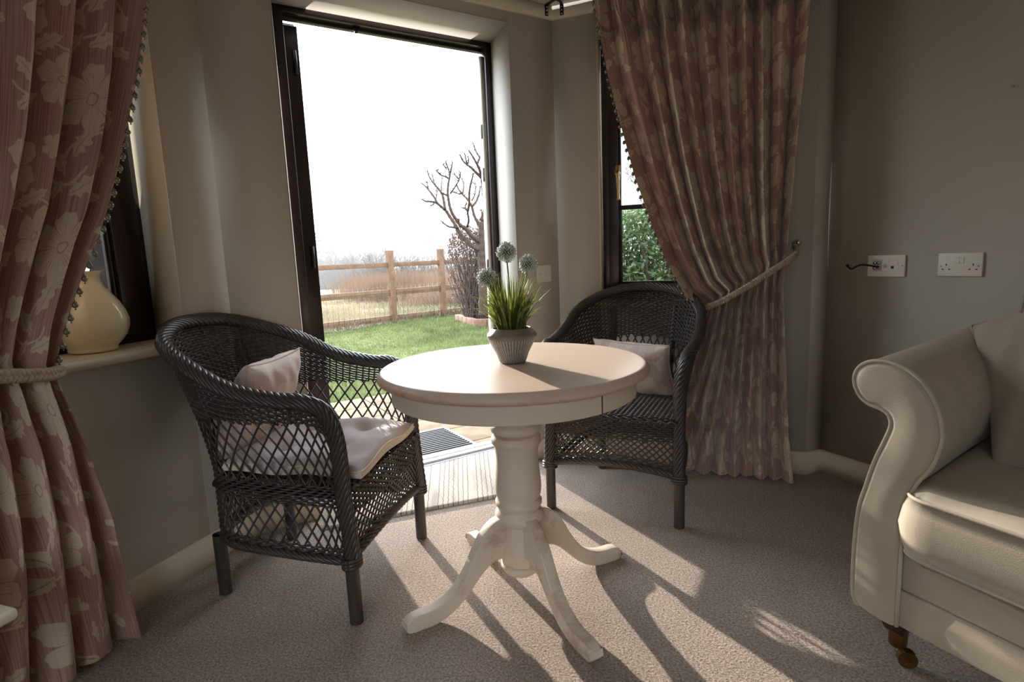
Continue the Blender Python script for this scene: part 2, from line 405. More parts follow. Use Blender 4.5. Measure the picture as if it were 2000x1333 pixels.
# back wall, behind the camera, with a wide opening added for fill daylight
db = (pR-pL)/np.linalg.norm(pR-pL); nb = np.array([db[1], -db[0]]); Lb = np.linalg.norm(pR-pL)
wall('wall_back', pL, db, nb, Lb, .2, CEIL+.1, (.5, 2.9, .8, 2.05))
b = MB(); b.box((-4, -4, -.15), (5, 3.6, 0))
fl = MB()
poly = [pL-[.3, .3], LA+nL*.0, A_, PW(A_, dD, nD, .251, 0), PW(A_, dD, nD, .33, .30), PW(A_, dD, nD, 1.38, .30), PW(A_, dD, nD, 1.312, 0), Bc, Rc, Rd, pR+[.3, -.3]]
pv = np.array([[p[0], p[1], 0] for p in poly]); pv2 = pv-[0, 0, .1]
me = bpy.data.meshes.new('floor'); n_ = len(pv)
me.from_pydata(np.vstack([pv, pv2]).tolist(), [], [list(range(n_))[::-1], list(range(n_, 2*n_))]+[[i, (i+1) % n_, n_+(i+1) % n_, n_+i] for i in range(n_)])
me.materials.append(M_carpet); o = bpy.data.objects.new('floor', me); COL.objects.link(o); struct(o)
b = MB(); b.box((-4.5, -4, CEIL), (6, 4.0, CEIL+.12))
cm = MB(); cq = [pL-nb*0-dL*.3, A_+nD*.3, Bc+[.1, .3], Rd+[.3, .2], pR+[.3, -.3]]
cv = [(p[0], p[1], CEIL) for p in cq]+[(p[0], p[1], CEIL+.12) for p in cq]
me = bpy.data.meshes.new('ceiling'); me.from_pydata(cv, [], [[0, 1, 2, 3, 4], [9, 8, 7, 6, 5]]+[[i, (i+1) % 5, 5+(i+1) % 5, 5+i] for i in range(5)])
me.materials.append(M_ceil); o = bpy.data.objects.new('ceiling', me); COL.objects.link(o); struct(o)

# reveals (cream plaster lining), sills, skirting, batten
def plate(bm_, pts, th):                                # thin slab from 4 points, thickness along its normal
    p = np.array(pts, float); nn = np.cross(p[1]-p[0], p[2]-p[0]); nn /= np.linalg.norm(nn)
    v = np.vstack([p, p+nn*th]); bm_.add(v, [(3, 2, 1, 0), (4, 5, 6, 7)]+[(i, (i+1) % 4, 4+(i+1) % 4, 4+i) for i in range(4)])
def skirting(name, pts, h=.105, t=.016, inward=None):
    b = MB()
    prof = [(0, 0), (t, 0), (t, h*.68), (t*.8, h*.74), (t*.75, h*.9), (t*.3, h), (0, h)]
    P = [np.array(p) for p in pts]; rows = []
    for i, p in enumerate(P):
        ds = []
        if i: ds.append((P[i]-P[i-1])/np.linalg.norm(P[i]-P[i-1]))
        if i < len(P)-1: ds.append((P[i+1]-P[i])/np.linalg.norm(P[i+1]-P[i]))
        ns = [np.array([d[1], -d[0]]) for d in ds]; nn = sum(ns)/len(ns); nn = nn/(nn@nn)
        rows.append([(p[0]+nn[0]*q, p[1]+nn[1]*q, z) for q, z in prof])
    b.grid(np.array(rows)); 
    for r in (rows[0], rows[-1]):
        b.add(np.array(r), [tuple(range(len(r)))[:4], (0, 3, 4, 5)])
    return struct(b.build(name, M_cream))
skirting('baseboard_left', [LA-dL*4.1, A_, PW(A_, dD, nD, .251, 0)])
skirting('baseboard_right_bay', [PW(A_, dD, nD, 1.312, 0), Bc, Rc, Rd, Rd+dR*5.0])
def batten(name, pts):
    b = MB(); P = [np.array(p) for p in pts]; rows = []
    prof = [(0, CEIL-.062), (.012, CEIL-.062), (.016, CEIL-.058), (.016, CEIL-.002), (0, CEIL-.002)]
    for i, p in enumerate(P):
        ds = []
        if i: ds.append((P[i]-P[i-1])/np.linalg.norm(P[i]-P[i-1]))
        if i < len(P)-1: ds.append((P[i+1]-P[i])/np.linalg.norm(P[i+1]-P[i]))
        nn = sum(np.array([d[1], -d[0]]) for d in ds)/len(ds); nn = nn/(nn@nn)
        rows.append([(p[0]+nn[0]*q, p[1]+nn[1]*q, z) for q, z in prof])
    b.grid(np.array(rows)); return struct(b.build(name, M_cream))
batten('trim_1', [LA-dL*1.6, A_, Bc, Rc, Rd])
# plaster linings of the reveals
b = MB()
for s_ in (DO[0], DO[1]):
    i_ = .003 if s_ == DO[0] else -.003
    q = [PW(A_, dD, nD, s_+i_, -.0005, 0), PW(A_, dD, nD, s_+i_+.058, .264, 0), PW(A_, dD, nD, s_+i_+.058, .264, 2.152), PW(A_, dD, nD, s_+i_, -.0005, 2.152)]
    plate(b, q, -.002 if s_ == DO[0] else .002)
q = [PW(A_, dD, nD, DO[0], -.0005, 2.151), PW(A_, dD, nD, DO[1], -.0005, 2.151), PW(A_, dD, nD, DO[1]+.058, .264, 2.151), PW(A_, dD, nD, DO[0]+.058, .264, 2.151)]
plate(b, q, .002)
struct(b.build('trim_2', M_reveal))
b = MB()
q = [PW(LA, dL, nL, .129, -.0005, .82), PW(LA, dL, nL, .173, .186, .82), PW(LA, dL, nL, .173, .186, 2.2), PW(LA, dL, nL, .129, -.0005, 2.2)]
plate(b, q, .002); struct(b.build('trim_3', M_reveal_lit))
b = MB()
q = [PW(Bc, dW, nW, .2195, -.0005, .82), PW(Bc, dW, nW, .225, .052, .82), PW(Bc, dW, nW, .225, .052, 2.2), PW(Bc, dW, nW, .2195, -.0005, 2.2)]
plate(b, q, .002); struct(b.build('trim_4', M_reveal_lit))
# window sills
def sill(name, o, d, n, s0, s1, depth, z, skew=0):
    prof = [(depth, z-.028), (-.028, z-.028), (-.036, z-.020), (-.038, z-.010), (-.033, z-.002), (-.024, z), (depth, z)]
    rows = [[PW(o, d, n, s+(skew if q > 0 else 0), q, zz) for q, zz in prof] for s in (s0, s1)]
    b = MB(); b.grid(np.array(rows)); b.add(np.array(rows[0]), [(0, 1, 2, 3), (0, 3, 4, 6)]); b.add(np.array(rows[1]), [(0, 1, 2, 3), (0, 3, 4, 6)])
    b.add(np.array([rows[0][0], rows[1][0], rows[1][-1], rows[0][-1]]), [(0, 1, 2, 3)])
    return struct(b.build(name, M_cream))
sill('trim_5', LA, dL, nL, -1.06, .134, .22, .822, .05)
sill('trim_6', Bc, dW, nW, .215, .985, .09, .822)

# ------------------------------------------------------------------ windows and door
def obox(b, o, d, n, s0, s1, q0, q1, z0, z1):           # oriented box in a wall's frame
    b.prism([PW(o, d, n, s0, q0), PW(o, d, n, s1, q0), PW(o, d, n, s1, q1), PW(o, d, n, s0, q1)], z0, z1)
def casement(name, o, d, n, s0, s1, z0, z1, q, handle=None, bar=None, w2=.052):
    b = MB(); w = .038
    for (a_, c_, e_, g_) in ((s0, s0+w, z0, z1), (s1-w, s1, z0, z1), (s0+w, s1-w, z0, z0+w), (s0+w, s1-w, z1-w, z1)):
        obox(b, o, d, n, a_, c_, q, q+.065, e_, g_)
    root = b.build(name, M_dark, bevel=.004); root['kind'] = 'structure'
    i = w-.006; b = MB()
    S0, S1, Z0, Z1 = s0+i, s1-i, z0+i, z1-i
    for (a_, c_, e_, g_) in ((S0, S0+w2, Z0, Z1), (S1-w2, S1, Z0, Z1), (S0+w2, S1-w2, Z0, Z0+w2), (S0+w2, S1-w2, Z1-w2, Z1)):
        obox(b, o, d, n, a_, c_, q-.014, q+.04, e_, g_)
    for (a_, c_, e_, g_) in ((S0+w2, S0+w2+.01, Z0+w2, Z1-w2), (S1-w2-.01, S1-w2, Z0+w2, Z1-w2), (S0+w2, S1-w2, Z0+w2, Z0+w2+.01)):
        obox(b, o, d, n, a_, c_, q+.0, q+.03, e_, g_)
    b.build('window_sash', M_dark, root, bevel=.004)
    if bar:
        b = MB()
        for z in bar: obox(b, o, d, n, S0+w2-.005, S1-w2+.005, q-.002, q+.026, z-.011, z+.011)
        b.build('glazing_bar', M_dark, root, bevel=.002)
    b = MB(); obox(b, o, d, n, S0+w2-.004, S1-w2+.004, q+.012, q+.016, Z0+w2-.004, Z1-w2+.004); b.build('pane', M_glass, root)
    if handle:
        s, z = handle; b = MB(); obox(b, o, d, n, s-.011, s+.011, q-.022, q-.014, z-.005, z+.07)
        h = b.build('handle', M_brass, root, bevel=.003); h['label'] = 'polished brass handle'
        b = MB(); P = [PW(o, d, n, s, q-.022, z+.03), PW(o, d, n, s+.002, q-.045, z+.028), PW(o, d, n, s+.004, q-.048, z+.012), PW(o, d, n, s+.006, q-.046, z-.05), PW(o, d, n, s+.007, q-.045, z-.10)]
        b.tube(cat(P, 6), [.009]*6+[.0085]*6+[.009]*6+[.0075]*6+[.009], 10); b.build('lever', M_brass, h, smooth=True)
        b = MB(); pr = [(0, 0), (.014, 0), (.014, .006), (.009, .012), (0, .012)]
        b.tube([PW(o, d, n, s, q-.036, z+.03), PW(o, d, n, s, q-.020, z+.03)], .014, 16); b.build('spindle_boss', M_brass, h, smooth=True)
    return root
casement('window_1', LA, dL, nL, -1.03, .181, .822, 2.2, .185, w2=.10)
casement('window_2', Bc, dW, nW, .226, .978, .822, 2.2, .05, handle=(.309, 1.42), bar=(1.285, 1.72))

# door frame and leaf
b = MB(); q = .262
s0, s1 = DO[0]+.060, DO[1]+.062
for (a_, c_, e_, g_) in ((s0, s0+.04, 0, 2.155), (s1-.042, s1, 0, 2.155), (s0, s1, 2.126, 2.155)): obox(b, A_, dD, nD, a_, c_, q, q+.04, e_, g_)
for (a_, c_, e_, g_) in ((s0, s0+.028, 0, 2.155), (s1-.028, s1, 0, 2.155), (s0, s1, 2.113, 2.155)): obox(b, A_, dD, nD, a_, c_, q+.04, q+.07, e_, g_)
dfr = b.build('door_1', M_dark, bevel=.003); dfr['kind'] = 'structure'
b = MB(); obox(b, A_, dD, nD, s1-.058, s1-.04, q+.030, q+.066, .03, 2.09); b.build('weather_strip', M_white, dfr)
for z in (1.72, 1.50, 1.02, .80):
    b = MB(); obox(b, A_, dD, nD, s1-.062, s1-.057, q+.036, q+.052, z-.035, z+.035); b.build('keep_plate', M_black, dfr, bevel=.001)
b = MB(); obox(b, A_, dD, nD, s0+.36, s0+.372, q+.03, q+.05, 2.104, 2.126); obox(b, A_, dD, nD, s0+.35, s0+.382, q+.03, q+.04, 2.110, 2.126); b.build('latch', M_black, dfr)
# threshold of aluminium
b = MB()
for (q0, q1, z0, z1) in ((.245, .262, 0, .012), (.262, .30, 0, .024), (.30, .315, 0, .018), (.315, .36, -.03, .024)): obox(b, A_, dD, nD, DO[0]+.05, s1, q0, q1, z0, z1)
b.build('threshold', M_alu, dfr, bevel=.003)
# open leaf folded back outside: its hinge edge shows
b = MB(); es = .425
for (q0, q1, z0, z1) in ((.340, .352, .03, 2.104), (.352, .390, .03, 2.100), (.390, .408, .03, 2.129)): obox(b, A_, dD, nD, es-.86, es, q0, q1, z0, z1)
leaf_ = b.build('door_leaf', M_dark, dfr, bevel=.003)
b = MB(); obox(b, A_, dD, nD, es-.002, es+.004, .372, .378, .03, 2.08); b.build('edge_seal', M_black, leaf_)
for z in (1.95, 1.1, .3):
    b = MB(); b.tube([PW(A_, dD, nD, es-.02, .335, z-.05), PW(A_, dD, nD, es-.02, .335, z+.05)], .008, 10); b.build('hinge', M_black, dfr, smooth=True)
# ------------------------------------------------------------------ curtains
def curtain(name, label, o, d, inw, top, left, right, cz, folds, base, uvw, hem=.012, seed=1, amp=(.034, .045, .05), bead_edge='left', rowsT=130, cols=640, header=True):
    """left / right: lists of (z, s) for the two side edges; cz = height of the gather at the left and right edge."""
    r = np.random.default_rng(seed)
    ph = np.cumsum(r.uniform(.75, 1.25, folds+2)); ph = ph/ph[-1]
    u = np.linspace(0, 1, cols)
    kk = np.interp(u, np.r_[0, ph], np.arange(folds+3))           # uneven fold phase
    fa = np.interp(u, np.linspace(0, 1, folds*2), r.uniform(.65, 1.2, folds*2))
    L = np.array(sorted(left)); Rr = np.array(sorted(right)); rows = []; uvs = []
    T = np.r_[np.linspace(0, 1, rowsT)**1.35, 1+np.linspace(0, 1, int(rowsT*.8))[1:]]
    ph2 = r.uniform(0, 6, 4)
    for t in T:
        if t <= 1: zl = top+(cz[0]-top)*t; zr = top+(cz[1]-top)*t
        else: zl = cz[0]+(hem-cz[0])*(t-1); zr = cz[1]+(hem-cz[1])*(t-1)
        sl = np.interp(zl, L[:, 0], L[:, 1]); s_r = np.interp(zr, Rr[:, 0], Rr[:, 1])
        g = math.exp(-((t-1)/.16)**2)                                # closeness to the gather
        A = amp[0]*(1-g)+amp[1]*g if t <= 1 else amp[1]*g+amp[2]*(1-g)
        wob = .22*np.sin(kk*1.7+ph2[0]+t*1.3)+.18*np.sin(kk*.9+ph2[1]-t*2.1)
        th = 2*PI*(kk+wob*.35)
        c = np.cos(th)
        low_ = np.clip((t-1.1)/.9, 0, 1); th = th[-1]-(th[-1]-th)*(1-.30*low_); c = np.cos(th)
        off = A*fa*(2*np.abs(np.cos(th/2))**.62-1)+.012*np.sin(kk*2.3+t*3+ph2[2])
        z = zl+(zr-zl)*u
        s = sl+(s_r-sl)*u
        wdt = abs(s_r-sl)/folds
        s = s - np.sin(th)*wdt*.10*np.sign(s_r-sl)*(1 if t < 1.6 else .5)
        if header:                                                   # pinch pleats near the heading
            dz = z-(top-.175)
            pin = np.exp(-(dz/.032)**2); gob = np.clip((dz)/.07, 0, 1)
            front = np.clip(c, 0, 1)
            s_c = sl+(s_r-sl)*np.interp(np.round(kk+wob*.35), kk+wob*.35, u)
            m_ = np.clip(c*2.2+1.1, 0, 1); below = np.exp(-(np.clip(-dz, 0, 1)/.10)**2)*(dz < 0)+(dz >= 0)
            s = s+(s_c-s)*m_*(pin*.78)-(s_c-s)*m_*gob*.16
            off = off-.050*pin*(1-m_)+.020*pin*m_+gob*(.034*m_*(.55+.45*np.abs(np.cos(th*1.5)))-.030*(1-m_))
            off = off+.0075*np.cos(th*5)*m_*below*(1-gob*.3)*np.exp(-(dz/.14)**2)
        off = off+.0035*np.sin(z*9+kk*4)+.002*np.sin(z*31+kk*11)*np.exp(-((t-1)/.3)**2)
        z = z+.004*np.sin(kk*1.3)*max(0, t-1.5)
        p = o[None]+d[None]*s[:, None]+inw[None]*(base+off)[:, None]
        if not rows: pass
        rows.append(np.c_[p, z]); uvs.append(z)
    rws = np.array(rows); mid_ = rws[int(rowsT*.35)][:, :3]; ar = np.r_[0, np.cumsum(np.linalg.norm(np.diff(mid_, axis=0), axis=1))]
    uvg = np.stack([np.stack([ar+.13, q_+.15], 1) for q_ in uvs]); b = MB(); b.grid(rws, uvg)
    ob = b.build(name, M_curtain, smooth=True)
    sm = ob.modifiers.new('thickness', 'SOLIDIFY'); sm.thickness = .003; sm.offset = 0
    tag(ob, label, 'curtain')
    R_ = np.array(rows); e0 = R_[:, 0] if bead_edge == 'left' else R_[:, -1]
    n_t = rowsT; e0 = e0[:n_t]
    e0 = e0[np.argsort(-e0[:, 2])]
    path = resample(e0, 400); L_ = length(path); nb_ = int(L_/.0355)
    pts = resample(path, nb_)
    proto = None; out = (-d if bead_edge == 'left' else d)
    for i, p in enumerate(pts[1:-1]):
        if proto is None:
            b = MB(); b.lathe([(0, -.0085), (.004, -.0082), (.0075, -.005), (.009, 0), (.0078, .0045), (.0045, .0075), (.003, .0085)], 14)
            b.lathe([(.0055, .0070), (.0058, .009), (.004, .0105), (.0015, .0115), (.0012, .018), (0, .018)], 10)
            b.lathe([(0, -.015), (.0022, -.0145), (.0026, -.012), (.0012, -.0095), (.001, -.008)], 8)
            q = b.build('bead', M_bead, ob, smooth=True); proto = q
            q['label'] = 'pewter coloured bead trim'
        else:
            q = proto.copy(); COL.objects.link(q); q.parent = ob
        q.location = (p[0]+out[0]*.003, p[1]+out[1]*.003, p[2]-.010); q.scale = (.88, .88, .88)
    return ob, R_
inW, inL = -nW, -nL
rightE_l = [(2.26, .250), (2.07, .272), (1.87, .308), (1.636, .366), (1.40, .430), (1.208, .494), (1.016, .568), (.86, .652), (.805, .725), (.70, .700), (.436, .664), (.183, .648), (0, .655)]
rightE_r = [(2.26, 1.128), (2.04, 1.126), (1.85, 1.117), (1.65, 1.104), (1.34, 1.084), (1.06, 1.066), (.98, 1.058), (.89, 1.055), (.57, 1.072), (.22, 1.094), (0, 1.120)]
cR, RR = curtain('curtain', 'dusty pink floral damask curtain right of the open door, tied back over the narrow window', Bc, dW, inW, 2.245, rightE_l, rightE_r, (.805, 1.035), 8, .125, 1.55, seed=5, bead_edge='left', amp=(.046, .045, .038))
off = .132
leftE_r = [(2.26, .05), (1.86, -.02), (1.63, -.08), (1.405, -.155), (1.23, -.225), (1.06, -.315), (.93, -.375), (.845, -.405), (.805, -.403), (.61, -.355), (.41, -.325), (.2, -.31), (.03, -.298), (0, -.296)]
leftE_l = [(2.26, -.92), (1.7, -.93), (1.2, -.88), (1.0, -.84), (.9, -.82), (.6, -.86), (0, -.93)]
cL, RL = curtain('curtain', 'dusty pink floral damask curtain at the far left edge, beaded along its right side', LA, dL, inL, 2.245, leftE_l, leftE_r, (.93, .83), 7, .125, 1.6, seed=9, bead_edge='right', hem=.02, amp=(.046, .045, .040))

def rope(name, label, pts, parent=None, r=.0125):
    P = resample(cat(pts, 16), 420); Lr = length(P); b = MB(); t = np.gradient(P, axis=0); t /= np.linalg.norm(t, axis=1, keepdims=True)
    up = np.array([0, 0, 1.]); a_ = np.cross(up, t); a_ /= np.linalg.norm(a_, axis=1, keepdims=True)+1e-9; c_ = np.cross(t, a_)
    s = np.linspace(0, Lr, len(P))
    for k in range(3):                                               # three-strand plait
        w = s/.034*2*PI+k*2*PI/3
        b.tube(P+a_*(np.sin(2*w)*r*.35)[:, None]+c_*(np.sin(w)*r*.72)[:, None], r*.50, 7)
    b.tube(P, r*.55, 8)
    o = b.build(name, M_rope, parent, smooth=True)
    if label: tag(o, label, 'tieback')
    return o
hk = PW(Bc, dW, -nW, 1.10, .03)
def pw3(o, d, inw, s, off_, z): p = o+d*s+inw*off_; return (p[0], p[1], z)
rp = [pw3(Bc, dW, inW, 1.100, .035, 1.068), pw3(Bc, dW, inW, 1.105, .10, 1.045), pw3(Bc, dW, inW, 1.09, .175, 1.018), pw3(Bc, dW, inW, 1.0, .195, .955), pw3(Bc, dW, inW, .90, .197, .888), pw3(Bc, dW, inW, .80, .192, .828), pw3(Bc, dW, inW, .72, .182, .798), pw3(Bc, dW, inW, .69, .13, .80), pw3(Bc, dW, inW, .72, .085, .82), pw3(Bc, dW, inW, .9, .045, .93), pw3(Bc, dW, inW, 1.07, .03, 1.05)]
rope('curtain_tieback', 'plaited beige cord tieback slanting up across the right curtain', rp)
lp = [pw3(LA, dL, inL, -.91, .03, 1.0), pw3(LA, dL, inL, -.90, .12, .96), pw3(LA, dL, inL, -.82, .20, .915), pw3(LA, dL, inL, -.66, .205, .872), pw3(LA, dL, inL, -.52, .198, .842), pw3(LA, dL, inL, -.42, .180, .826), pw3(LA, dL, inL, -.375, .13, .83), pw3(LA, dL, inL, -.42, .07, .85), pw3(LA, dL, inL, -.6, .045, .88), pw3(LA, dL, inL, -.88, .03, .98)]
rope('curtain_tieback', 'plaited beige cord tieback around the left curtain', lp, r=.015)
def hook(label, o, d, inw, s, z):
    b = MB(); P = [pw3(o, d, inw, s, q, z) for q in (0, .004, .02, .045, .058, .07)]
    b.tube(P, [.016, .015, .006, .006, .013, .012], 16)
    return tag(b.build('tieback_hook', M_chrome, smooth=True), label, 'hook')
hook('small chrome tieback knob on the wall beside the right curtain', Bc, dW, inW, 1.115, 1.075)
hook('chrome tieback knob on the wall behind the left curtain', LA, dL, inL, -1.0+.08, 1.0)
# curtain track and its hanging brackets
b = MB(); b.tube([pw3(LA, dL, inL, -1.1, .125, 2.253), pw3(LA, dL, inL, .10, .125, 2.253)], .007, 8); tag(b.build('curtain_track', M_white, smooth=True), 'slim white curtain track above the left curtain', 'curtain track')
b = MB(); b.tube([pw3(Bc, dW, inW, .36, .125, 2.253), pw3(Bc, dW, inW, 1.12, .125, 2.253)], .007, 8); tag(b.build('curtain_track', M_white, smooth=True), 'slim white curtain track above the right curtain', 'curtain track')
def bracket(label, o, d, inw, s):
    b = MB(); obox(b, o, d, inw, s-.0095, s+.0095, .016, .0185, CEIL-.052, CEIL-.002); obox(b, o, d, inw, s-.0095, s+.0095, .016, .125, CEIL-.006, CEIL-.003)
    r_ = tag(b.build('track_bracket', M_dark, bevel=.001), label, 'bracket', 'curtain track brackets')
    b = MB()
    for z in (CEIL-.045, CEIL-.028, CEIL-.012): b.tube([pw3(o, d, inw, s, .0175, z), pw3(o, d, inw, s, .0215, z)], .004, 10)
    b.build('screw', M_chrome, r_, smooth=True)
bracket('dark perforated metal track bracket, left of the two at the ceiling corner', A_, dD, -nD, LD-.042)
bracket('dark perforated metal track bracket, right of the two at the ceiling corner', Bc, dW, inW, .058)

# ------------------------------------------------------------------ wicker armchair
KR = np.array([[.264,.252,.205],[.262,.238,.40],[.264,.232,.56],[.282,.212,.655],[.298,.15,.689],[.298,.072,.693],[.300,-.081,.723],[.287,-.225,.791],[.225,-.352,.845],[.121,-.417,.881],[0,-.441,.889]])
KBs = np.array([[.262,.236],[.260,.17],[.252,.06],[.238,-.07],[.218,-.19],[.170,-.262],[.090,-.292],[0,-.302]])
KTs = np.array([[.268,.226,.60],[.294,.17,.675],[.298,.072,.683],[.300,-.081,.712],[.287,-.225,.780],[.225,-.352,.835],[.121,-.417,.871],[0,-.441,.879]])
NS = 321
def sym(K): K = np.asarray(K, float); m_ = K.copy()[::-1][1:]; m_[:, 0] *= -1; return np.vstack([K, m_])
BB = np.c_[cat(sym(np.c_[KBs, np.zeros(8)]), 24)[:, :2]]
TT = cat(sym(KTs), 24)
def Ssurf(s, z):                                         # s array 0..1, z array -> xyz on the body of the chair
    x_ = np.linspace(0, 1, len(BB)); bx = np.stack([np.interp(s, x_, BB[:, k]) for k in (0, 1)], -1); tx = np.stack([np.interp(s, x_, TT[:, k]) for k in (0, 1, 2)], -1)
    w = np.clip((z-.40)/np.maximum(tx[..., 2]-.40, .05), 0, 1.05)**1.35
    p = bx+(tx[..., :2]-bx)*w[..., None]
    return np.concatenate([p, z[..., None]], -1)
def Ztop(s): return np.interp(s, np.linspace(0, 1, len(BB)), TT[:, 2])
def Snorm(s, z):
    a_ = Ssurf(np.clip(s+.004, 0, 1), z)-Ssurf(np.clip(s-.004, 0, 1), z); b_ = np.array([0, 0, 1.])
    n = np.cross(a_, b_); n /= np.linalg.norm(n, axis=-1, keepdims=True)+1e-9
    return n
perim = length(BB)
def braid(b, P, R_, strands, r, pitch, both=False):
    P = resample(P, max(40, int(length(P)/.006))); t = np.gradient(P, axis=0); t /= np.linalg.norm(t, axis=1, keepdims=True)
    a_ = np.zeros_like(P); a0 = np.cross(t[0], [0.3, 1, .2]); a_[0] = a0/np.linalg.norm(a0)
    for i in range(1, len(P)):
        q = a_[i-1]-t[i]*(a_[i-1]@t[i]); a_[i] = q/np.linalg.norm(q)
    c_ = np.cross(t, a_); s = np.linspace(0, length(P), len(P))
    for k in range(strands):
        w = s/pitch*2*PI+k*2*PI/strands
        rr = R_*(1+.12*np.sin(w*3))
        b.tube(P+a_*(np.cos(w)*rr)[:, None]+c_*(np.sin(w)*rr)[:, None], r, 5)
    b.tube(P, R_*.9, 8)
def make_chair(label):
    t = empty('wicker_armchair', label, 'chair')
    # braided rim: post, arm, back, arm, post
    b = MB(); braid(b, cat(sym(KR), 14), .0165, 9, .0078, .20); b.build('braided_rim', M_wicker, t, smooth=True)
    # close weave of the back and under the arms
    b = MB(); ns = 300; s = np.linspace(.012, .988, ns); nst = 76
    rows = 34
    for k in range(rows):
        zt = Ztop(s)-.014; dep = np.interp(np.abs(s-.5), [0, .18, .26, .34, .5], [.195, .185, .09, .045, .035])
        nrow = dep/.0088
        z = zt-k*.0088*np.where(True, 1, 1)
        ok = k*.0088 <= dep+.0088
        idx = np.where(ok)[0]
        if len(idx) < 4: continue
        for seg in np.split(idx, np.where(np.diff(idx) > 1)[0]+1):
            if len(seg) < 5: continue
            ss, zz = s[seg], z[seg]; p = Ssurf(ss, zz)+Snorm(ss, zz)*(.0042*np.cos(ss*nst*PI+k*PI))[:, None]
            b.tube(p, .0037, 5, caps=False)
    for k in range(nst):
        s0 = .012+.976*(k+.5)/nst; dep = float(np.interp(abs(s0-.5), [0, .18, .26, .34, .5], [.195, .185, .09, .045, .035]))
        zt = float(Ztop(np.array(s0)))
        z = np.linspace(zt-.01, zt-.02-dep, 9); b.tube(Ssurf(np.full(9, s0), z), .0032, 5, caps=False)
    b.build('woven_back', M_wicker, t, smooth=True)
    # open diamond lattice, two bands
    def lattice(name, f0, f1, ncount, shift, rad=.0034, srange=(.01, .99)):
        b = MB()
        for sgn in (1, -1):
            for k in range(-6, ncount+6):
                s0 = srange[0]+(srange[1]-srange[0])*k/ncount; s1 = s0+sgn*shift/perim
                q = np.linspace(0, 1, 9); ss = s0+(s1-s0)*q
                ok = (ss >= srange[0]-.001) & (ss <= srange[1]+.001)
                if ok.sum() < 3: continue
                ss_, q = ss[ok], q[ok]; z = f0(ss_)+(f1(ss_)-f0(ss_))*q
                p = Ssurf(ss_, z)+Snorm(ss_, z)*(.0018*sgn)
                b.tube(p, rad, 5, caps=False)
        return b.build(name, M_wicker, t, smooth=True)
    dep = lambda s_: np.interp(np.abs(s_-.5), [0, .18, .26, .34, .5], [.195, .185, .09, .045, .035])
    lattice('upper_lattice', lambda s_: np.full_like(s_, .415), lambda s_: Ztop(s_)-.018-dep(s_), 40, .11)
    lattice('lower_lattice', lambda s_: np.full_like(s_, .215), lambda s_: np.full_like(s_, .365), 40, .085)
    # seat rail band of close weave and the front skirt
    b = MB()
    for k in range(8):
        z = np.full(ns, .362+k*.0085); p = Ssurf(s, z)+Snorm(s, z)*(.0042*np.cos(s*nst*PI+k*PI))[:, None]; b.tube(p, .0038, 5, caps=False)
    for k in range(4):
        z = np.full(ns, .206+k*.008); p = Ssurf(s, z)+Snorm(s, z)*(.0042*np.cos(s*nst*PI+k*PI))[:, None]; b.tube(p, .0038, 5, caps=False)
    b.build('seat_rail', M_wicker, t, smooth=True)
    b = MB(); xs = np.linspace(-.25, .25, 110)
    arch = lambda x: .222+.030*(1-(x/.25)**2)
    bow = lambda x: .246+.018*(1-(x/.25)**2)
    for k in range(11):
        z = .428-k*.0085; p = np.stack([xs, bow(xs)+.0042*np.cos(xs/.5*26*PI+k*PI), np.full_like(xs, z)], 1); b.tube(p, .0038, 5, caps=False)
    for k in range(26):
        x = -.245+.49*k/25; b.tube([(x, bow(x), .43), (x, bow(x), .335)], .0032, 5, caps=False)
    for k in range(4):
        p = np.stack([xs, bow(xs)+.004*np.cos(xs/.5*26*PI+k*PI), arch(xs)-.004+k*.008], 1); b.tube(p, .0036, 5, caps=False)
    b.build('front_rail', M_wicker, t, smooth=True)
    b = MB()
    for sgn in (1, -1):
        for k in range(-5, 24):
            x0 = -.25+.5*k/18; q = np.linspace(0, 1, 9); x = x0+sgn*.085*q; ok = np.abs(x) < .252
            if ok.sum() < 3: continue
            x, q = x[ok], q[ok]; z0 = arch(x)+.02; z = z0+(.34-z0)*q
            b.tube(np.stack([x, bow(x)+.0018*sgn, z], 1), .0034, 5, caps=False)
    b.build('front_lattice', M_wicker, t, smooth=True)
    b = MB(); full = np.vstack([np.c_[xs, bow(xs), arch(xs)-.014]])
    braid(b, full, .010, 6, .0065, .14)
    zz = np.full(120, .198); braid(b, Ssurf(np.linspace(0, 1, 120), zz), .010, 6, .0065, .14)
    b.build('bottom_braid', M_wicker, t, smooth=True)
    # woven seat
    b = MB()
    for k in range(52):
        y = .262-k*.0105; hw = np.interp(y, [-.30, -.26, -.19, -.07, .06, .17, .262], [.05, .16, .205, .228, .244, .254, .256])
        x = np.linspace(-hw, hw, 70); p = np.stack([x, np.full_like(x, y), .430+.0042*np.cos(x/.02*PI+k*PI)-.03*np.clip((y-.24)/.02, 0, 1)*.3], 1); b.tube(p, .0048, 5, caps=False)
    for k in range(25):
        x = -.245+.0204*k; y1 = -.28 if abs(x) < .12 else (-.22 if abs(x) < .19 else -.05); b.tube([(x, y1, .43), (x, .26, .43)], .0035, 5, caps=False)
    b.build('seat', M_wicker, t, smooth=True)
    b = MB()
    for y in (.15, -.10, -.24): b.tube([(-.23 if y > -.2 else -.19, y, .40), (.23 if y > -.2 else .19, y, .40)], .012, 8)
    for s_ in (-1, 1): b.tube([(s_*.24, .22, .385), (s_*.19, -.26, .385)], .012, 8)
    b.build('seat_frame', M_wickcore, t, smooth=True)
